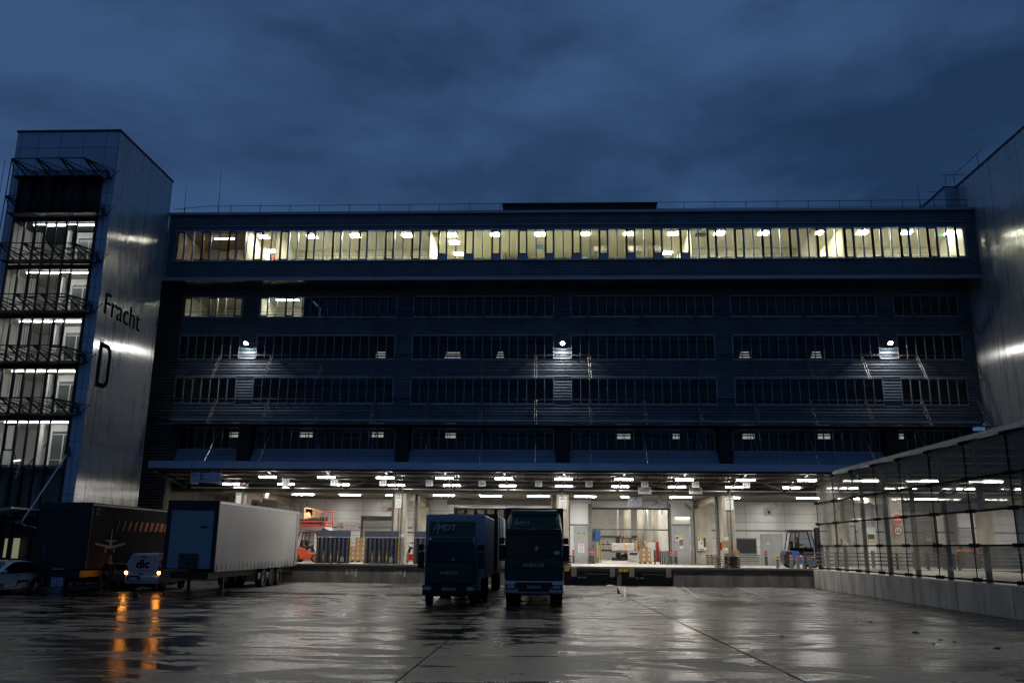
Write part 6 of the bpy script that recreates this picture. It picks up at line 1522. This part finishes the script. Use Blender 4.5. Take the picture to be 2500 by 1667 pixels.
bollard(1897.3, 1356, 0, 57.6, 'grey bollard with a black and yellow top in front of the double door', 'yb')
# carton stack on pallet left of middle leveller
def carton_stack(label, x0, y0, x1, Y, rows_, cols, mat='card', group='cartons', missing=(), d=1.0):
    a = W(x0, y0, Y); c = W(x1, y0, Y); h = a.z-ZD-.15; w_ = c.x-a.x
    o = thing('pallet', 'wooden pallet under the ' + label, 'pallet', ((a.x+c.x)/2, Y+d/2, ZD), 0, 'wooden pallets')
    b = MB(); hw = w_/2+.03
    for s in (-hw+.06, 0, hw-.06): b.box(s-.06, s+.06, -d/2, d/2, .02, .11)
    b.build('block', 'wood', o, local=True, split=True)
    b = MB()
    for k in range(5): yy = -d/2+k*d/4.6; b.box(-hw, hw, yy, yy+.14, .111, .135)
    b.box(-hw, hw, -d/2, -d/2+.1, 0, .019); b.build('board', 'wood', o, local=True)
    q = random.Random(int(x0)); dh = h/rows_; dw = w_/cols
    for r in range(rows_):
        for k in range(cols):
            if (r, k) in missing: continue
            n_ = (['left', 'middle', 'right'] if cols == 3 else ['left', 'right'])[k]+' in the '+(['bottom', 'second', 'third', 'fourth', 'top'] if rows_ == 5 else ['bottom', 'middle', 'top'])[r]+' layer'
            cx = a.x+(k+.5)*dw; s = q.uniform(-.01, .01)
            cb = thing('carton', 'brown carton, %s of the %s' % (n_, label.replace('carton stack', 'stack').replace('brown box ', '')), 'carton', (cx, Y+.5, ZD+.15+r*dh), 0, group)
            lbox(cb, 'box', mat, -dw/2+.006, dw/2-.006, -.45+s, .45+s, .0, dh-.006, bevel=.008)
            lbox(cb, 'label', 'paint_w', dw*.05, dw*.25, -.4525+s, -.4505+s, dh*.35, dh*.75)
carton_stack('carton stack right of the first leveller', 856, 1311, 891, 61, 5, 3, group='cartons of the stack right of the first leveller', missing=((3, 0), (4, 0)))
carton_stack('brown box load in the hall opening', 1563, 1337, 1589, 67.5, 3, 2, group='cartons in the hall opening')
# red high loader platform with an open box on top
o = thing('loading_lift', 'red raised platform with guard frames on a white cabinet behind the silver trailer', 'lift platform', W(765, 1366, 64)); Yl = 64
b = MB(); pr(b, 700, 1273, 795, 1276.5, Yl, 2.0); pr(b, 700, 1279.5, 795, 1283.5, Yl, 2.0); b.build('platform_beam', 'red', o, split=True)
b = MB(); pr(b, 700, 1276.6, 795, 1279.4, Yl-.1, 1.8); b.build('platform_core', 'dark', o)
b = MB()
for x in (794, 812.5): a = W(x, 1247, Yl-2); c = W(x, 1285, Yl-2); b.tube(a, c, .035, 6)
b.tube(W(794, 1247.5, Yl-2), W(812.5, 1249.5, Yl-2), .035, 6); b.tube(W(794, 1276, Yl-2), W(812.5, 1276, Yl-2), .06, 6); b.tube(W(794, 1284, Yl-2), W(812.5, 1285, Yl-2), .05, 6)
b.tube(W(702, 1248, Yl), W(812, 1250, Yl-1.9), .02, 6); b.build('guard_frame', 'red', o)
b = MB(); pr(b, 712, 1248, 733, 1256, Yl-.1, .3); b.build('rear_box', 'orange', o); b = MB(); pr(b, 716, 1249, 730, 1253, Yl-.42, .05); b.build('rear_slot', 'black', o)
b = MB(); pr(b, 733, 1284, 812, 1293, Yl+.4, .5); pr(b, 733, 1293, 741, 1366, Yl+.4, .5); pr(b, 773, 1293, 812, 1366, Yl+.4, .5); b.build('cabinet', 'white', o)
b = MB(); pr(b, 741, 1293, 773, 1366, Yl+.3, .1); b.build('cabinet_door', 'doorgrey', o)
b = MB(); pr(b, 789, 1285, 791, 1291, Yl-2.02, .05); b.build('green_marker', 'sgreen', o)
o = thing('roller_cart', 'low black roller frame lying on the red raised platform', 'cart', W(760, 1271, Yl-1)); b = MB(); pr(b, 735, 1267, 800, 1271, Yl-.8, .8)
for x in (782, 788, 797): pr(b, x, 1261, x+2, 1271, Yl-1.7, .05)
pr(b, 780, 1263, 801, 1264.5, Yl-1.7, .05); b.build('frame', 'black', o)
o = thing('open_carton', 'large tipped open carton on top of the red raised platform', 'carton', W(765, 1266, Yl-1.2)); Yc = Yl-1.6
A_ = [W(745, 1240, Yc), W(763.5, 1243, Yc), W(762, 1262.5, Yc), W(742, 1266, Yc)]; B_ = [W(750, 1237, Yc+1.2), W(784, 1247, Yc+1.0), W(779.5, 1262.5, Yc+1.0), W(762, 1266, Yc+1.2)]
b = MB(); b.quad(A_[0], A_[1], B_[1], B_[0]); b.quad(A_[1], A_[2], B_[2], B_[1]); b.quad(A_[3], A_[2], B_[2], B_[3]); b.quad(A_[0], A_[3], B_[3], B_[0]); b.quad(*B_); ob = b.build('box_walls', 'card', o); so = ob.modifiers.new('solid', 'SOLIDIFY'); so.thickness = .03
b = MB(); b.poly([W(743, 1252, Yc+.05), W(757, 1249, Yc+.2), W(760, 1262, Yc+.15), W(743, 1265, Yc+.05)]); ob = b.build('flap', 'card', o); so = ob.modifiers.new('solid', 'SOLIDIFY'); so.thickness = .02
# small things
def simple(name, label, cat, x0, y0, x1, y1, Y, d, mat, parts=(), group=None, floor=True, bevel=.02):
    a = W(x0, y0, Y); c = W(x1, y1, Y); zb = ZD if floor else c.z
    o = thing(name, label, cat, ((a.x+c.x)/2, Y, zb), 0, group)
    MB().box(a.x, c.x, Y, Y+d, zb+.005, a.z).build('body', mat, o, bevel=bevel)
    for nm, mt, u0, v0, u1, v1 in parts:
        b = MB(); pr(b, u0, v0, u1, v1, Y-.004, .012); b.build(nm, mt, o)
    return o
simple('ticket_machine', 'white and grey wall machine with a yellow top on the inner pillar', 'machine', 1704, 1311, 1725, 1343.5, 66.7, .29, 'white', [('yellow_header', 'yellow', 1704.3, 1311.3, 1716.5, 1315.5), ('dark_keypad', 'steel_d', 1717, 1311.5, 1724, 1335), ('red_button', 'red', 1705, 1316, 1709, 1320), ('blue_disc', 'navy', 1713.3, 1316, 1716.5, 1319), ('slot', 'steel_d', 1709, 1339, 1719, 1341.5), ('grey_panel', 'steel', 1711, 1322, 1714.5, 1328)], floor=False)
simple('fire_cabinet', 'bright red cabinet in front of the large round hall pillar', 'cabinet', 1602.5, 1322, 1618.5, 1350, 79, .4, 'red', [('white_symbol', 'paint_w', 1608, 1327, 1613, 1333)])
simple('fire_extinguisher', 'red fire extinguisher beside the pipe of the fourth column', 'fire extinguisher', 1756.5, 1325, 1763, 1343, 57.0, .16, 'red', [('hose', 'black', 1757, 1324, 1761, 1326.5)], floor=False, bevel=.05)
simple('tube_barrel', 'single black tube standing left of the group of black tubes', 'tube', 1596.5, 1342, 1601, 1369, 64.5, .14, 'black', group='black tubes at the hall opening')
for k in range(5):
    simple('tube_barrel', 'black upright tube in the tight group at the hall opening, %s from the left' % ORD[k], 'tube', 1610.5+k*4.6, 1344, 1614.3+k*4.6, 1370+k*.4, 65-k*.25, .14, 'black', [('stripe', 'steel_d', 1612+k*4.6, 1345, 1612.7+k*4.6, 1369)], group='black tubes at the hall opening')
simple('blue_curtain_rack', 'dark blue hanging sheet on a rack at the left side of the hall', 'rack', 1446, 1291, 1467, 1330, 82, .5, 'navy', [('pale_strap', 'concrete', 1457, 1290, 1459.5, 1298), ('bright_blue_sheet', 'blue', 1454, 1297, 1462, 1316), ('dark_opening', 'black', 1446.5, 1300, 1452, 1316)], floor=False)
simple('wrapped_load', 'long white wrapped load on a low trolley in the middle of the hall', 'wrapped load', 1493.5, 1325, 1550, 1344, 82, 1.2, 'foil', floor=False, bevel=.08)
o = thing('trolley', 'low cargo trolley with black wheels under the long white wrapped load', 'trolley', W(1520, 1356, 82)); a = W(1492, 1344.3, 82); c = W(1552, 1349, 82); MB().box(a.x, c.x, 82, 83.2, c.z, a.z).build('deck', 'steel', o)
for x in (1497, 1504, 1511, 1517, 1545): p = W(x, 1350, 81.9); b = MB(); b.tube((p.x, 81.9, ZD+.16), (p.x, 82.05, ZD+.16), .15, 12); b.build('wheel', 'black_rub', o)
simple('wrapped_pallet', 'small bright white wrapped bundle low on the hall floor', 'wrapped load', 1534, 1345, 1562, 1358, 75, .8, 'foil', [('dark_gap', 'steel_d', 1537, 1348, 1556, 1355)], bevel=.06)
simple('wooden_crate', 'pale wooden crate behind the brown cartons in the hall', 'crate', 1583, 1324, 1601, 1358, 78, 1.0, 'block', [('red_rim', 'text_r', 1589, 1318.5, 1600, 1320)])
simple('grey_cabinet', 'pale grey cabinet just inside the left edge of the hall opening', 'cabinet', 1446, 1321, 1462, 1360, 70, .8, 'concrete', [('socket', 'black', 1446.5, 1329.5, 1449.5, 1336), ('edge_post', 'white', 1457, 1322, 1461, 1359)])
simple('yellow_pump_truck', 'yellow upright pallet truck handle beside the pale grey cabinet', 'pallet truck', 1464, 1318, 1468, 1353, 70.5, .1, 'yellow')
for x0, y0, x1, y1, lab in ((1522, 1321, 1530, 1347, 'orange leaning pole in front of the white wrapped load'), (1552, 1319, 1557, 1348, 'orange leaning pole left of the brown cartons'), (1573, 1319, 1579, 1336, 'orange leaning pole above the brown cartons')):
    o = thing('pole', lab, 'pole', W(x1, y1, 74), 0, 'orange leaning poles in the hall'); MB().tube(W(x0, y0, 74.5), W(x1, y1, 74), .05, 8).build('shaft', 'amber', o); MB().tube(W(x1, y1, 74), W(x1+.4, y1+2, 74), .055, 8).build('grip', 'dark', o)
o = thing('hall_rack', 'dark low rack along the rear wall of the hall', 'rack', W(1480, 1350, 86)); b = MB(); pr(b, 1467, 1327, 1493, 1329.5, 86, .1); pr(b, 1472, 1314, 1473.5, 1345, 86.2, .1); pr(b, 1467, 1341, 1495, 1345, 86, .1); b.build('frame', 'dark', o); b = MB(); pr(b, 1482, 1318.5, 1485, 1326.8, 86, .2); b.build('green_can', 'sgreen', o)
simple('wall_plate', 'small red and white plate on the rear wall pillar of the hall', 'sign', 1516.5, 1304, 1523, 1310, 84, .05, 'text_r', [('white_arc', 'paint_w', 1518, 1305.5, 1521.5, 1308)], floor=False, bevel=0)
simple('dark_screen', 'small dark screen high at the right corner of the hall', 'screen', 1615, 1244.5, 1624, 1255, 76, .2, 'dark', floor=False)
o = thing('standing_mast', 'tall thin black stand behind the red cabinet in the hall', 'stand', W(1625, 1345, 76)); b = MB(); pr(b, 1624, 1291, 1625.8, 1345, 76, .1); pr(b, 1628, 1291, 1629.5, 1345, 76, .1); pr(b, 1623.5, 1290, 1631, 1292, 76.01, .1); pr(b, 1619, 1304, 1623.9, 1310, 76, .1); b.build('frame', 'black', o)
# pallets with rubbish at the columns
def pallet_low(label, x0, x1, y0, Y):
    a = W(x0, y0, Y); c = W(x1, y0, Y); o = thing('pallet_stack', label, 'pallets', ((a.x+c.x)/2, Y, ZD), 0, 'weathered pallets on the dock'); hw = (c.x-a.x)/2; h = a.z-ZD; n = max(2, round(h/.16))
    for k in range(n):
        b = MB(); z = h*k/n; b.box(-hw, hw, 0, .9, z+.09, z+.12)
        for s in (-hw+.08, 0, hw-.08): b.box(s-.07, s+.07, 0, .9, z+.005, z+.089)
        b.build('pallet', 'steel_d' if k % 2 else 'wood', o, local=True)
    return o
pallet_low('dark low pallets under the rubbish at the fourth dock column', 1749, 1807, 1356, 56.6)
pallet_low('dark low pallets at the foot of the third dock column beside the taller truck', 1370, 1395, 1353, 56.6)
pallet_low('dark pallets stacked between the middle leveller and the hidden red forklift', 973, 992, 1352, 58.5)
pallet_low('grey pallets leaning low against the wall behind the fourth column', 1728, 1756, 1352, 65)
simple('carton', 'tall brown flattened carton leaning at the fourth dock column', 'carton', 1762, 1319, 1781, 1345, 56.9, .3, 'card', floor=False)
simple('carton', 'brown torn carton lying right of the fourth dock column', 'carton', 1790, 1343, 1806, 1354, 56.8, .4, 'card', floor=False)
simple('rubbish_bag', 'crumpled grey plastic bag beside the flattened carton at the fourth column', 'bag', 1765, 1337, 1780, 1354, 56.7, .35, 'foil', floor=False, bevel=.12)
o = thing('wrapped_bundle', 'clear plastic wrapped bundle on the pallets left of the hidden red forklift', 'wrapped load', W(982, 1352, 58.6)); a = W(973, 1330, 58.6); c = W(988, 1351, 58.6); MB().box(a.x, c.x, 58.6, 59.2, c.z, a.z).build('bundle', 'foil', o, bevel=.1)
simple('waste_bin', 'dark bin behind the ramp glass left of the orange and green crates', 'bin', 2310, 1350, 2336, 1395, 58, .8, 'dark', [('lid_line', 'steel', 2311, 1356, 2335, 1357)])
for x0, y0, x1, y1, mt, lab in ((2344, 1340, 2370, 1345, 'amber', 'orange crate behind the ramp glass, top of its stack'), (2347, 1346, 2371, 1353, 'sgreen', 'green crate behind the ramp glass under the orange crate'), (2378, 1344, 2387, 1353, 'red', 'small red crate behind the ramp glass right of the green crate')):
    simple('crate', lab, 'crate', x0, y0, x1, y1, 62, .6, mt, group='coloured crates behind the ramp glass', floor=False)
simple('crate_table', 'grey steel table carrying the coloured crates behind the ramp glass', 'table', 2342, 1353.2, 2392, 1368, 62, .8, 'steel', floor=True)
# litter on the yard
def blob(o, mat, c, r, name='lump', flat=.5, seed=1):
    bm = bmesh.new(); bmesh.ops.create_icosphere(bm, subdivisions=2, radius=1); q = random.Random(seed)
    for v in bm.verts: f = q.uniform(.75, 1.15); v.co = Vector((v.co.x*r[0]*f, v.co.y*r[1]*f, abs(v.co.z)*r[2]*f+.003 if v.co.z < 0 else v.co.z*r[2]*f))
    me = bpy.data.meshes.new(name); bm.to_mesh(me); bm.free(); me.materials.append(M[mat]); ob = bpy.data.objects.new(name, me); C.objects.link(ob)
    ob.location = c
    return ob
for i, (x, y, r, mt, lab) in enumerate(((1508, 1430, (.30, .14, .09), 'concrete', 'white crumpled plastic sheet lying below the dock pits'), (1860, 1433, (.6, .12, .03), 'foil', 'flat white plastic strip at the foot of the dock wall below number 61'), (1395, 1432, (.2, .1, .05), 'foil', 'small white scrap on the ground beside the taller green truck'))):
    p = WZ(x, y); p.y = min(p.y, 55.6); p.x -= .5*(i == 0); tag(blob(None, mt, p, r, 'plastic_scrap', seed=i), lab, 'litter', 'plastic litter along the dock')
for i, (x, y) in enumerate(((2235, 1545), (2297, 1563), (2434, 1583), (2280, 1571), (1909, 1554), (2125, 1518), (2090, 1517), (2330, 1566), (1962, 1529), (2220, 1608), (2103, 1525))):
    p = WZ(x, y); s = (1.6, 1.1, 1.2, .6, .9, 1, .6, .7, .5, .5, .6)[i]
    tag(blob(None, 'joint', p, (.07*s, .05*s, .035*s), 'dirt_lump', seed=20+i), ['largest dark lump on the wet yard at the right', 'dark lump right of the largest one on the wet yard', 'dark lump nearest the right edge of the yard', 'small dark lump just below the largest lump on the yard', 'dark lump alone in front of the dock, leftmost on the yard', 'dark lump above the others on the yard, right one of a close pair', 'dark lump above the others on the yard, left one of a close pair', 'small dark lump right of the one below the largest lump', 'small dark lump on the yard just above the leftmost lump', 'lowest small dark lump on the wet yard', 'small dark lump just under the close pair of lumps on the yard'][i], 'dirt', 'dark lumps of dirt on the wet yard')
b = MB(); q = random.Random(9)
def smear(x, y, dx, ln, wd, z):
    pts = []; n = 7; ph = q.uniform(0, 6)
    for k in range(n+1):
        t = k/n; ww = wd*math.sin(math.pi*min(1, t*1.15+.02))**.6 if t < .86 else wd*.35*(1-t)/.14; ww = max(ww, .006)
        pts.append((x+dx*t+.05*math.sin(ph+t*5), y-ln*t, ww))
    for a, c in zip(pts, pts[1:]): b.quad((a[0]-a[2], a[1], z), (a[0]+a[2], a[1], z), (c[0]+c[2], c[1], z), (c[0]-c[2], c[1], z))
z_ = .0045
for n_, xr, dxr in ((34, (0.5, 6.5), (-.9, -.2)), (34, (6.5, 14.5), (.5, 2.2)), (26, (-15, -5.5), (.3, 1.6)), (10, (-4, 0), (-.3, .3))):
    for i in range(n_): z_ += .00002; smear(q.uniform(*xr), q.gauss(42.3, 1.6), q.uniform(*dxr), q.uniform(1.0, 4.5), q.uniform(.02, .09), z_)
tag(b.build('tyre_mark', 'tyremark'), kind='structure')
o = thing('wheel_chock', 'small dark wedge on the ground in front of the silver trailer', 'wheel chock', (-18.2, 38.6, 0)); MB().prism([(-.18, 0), (.18, 0), (.05, .22), (-.05, .22)], 'y', -.1, .1).build('wedge', 'black', o, local=True)
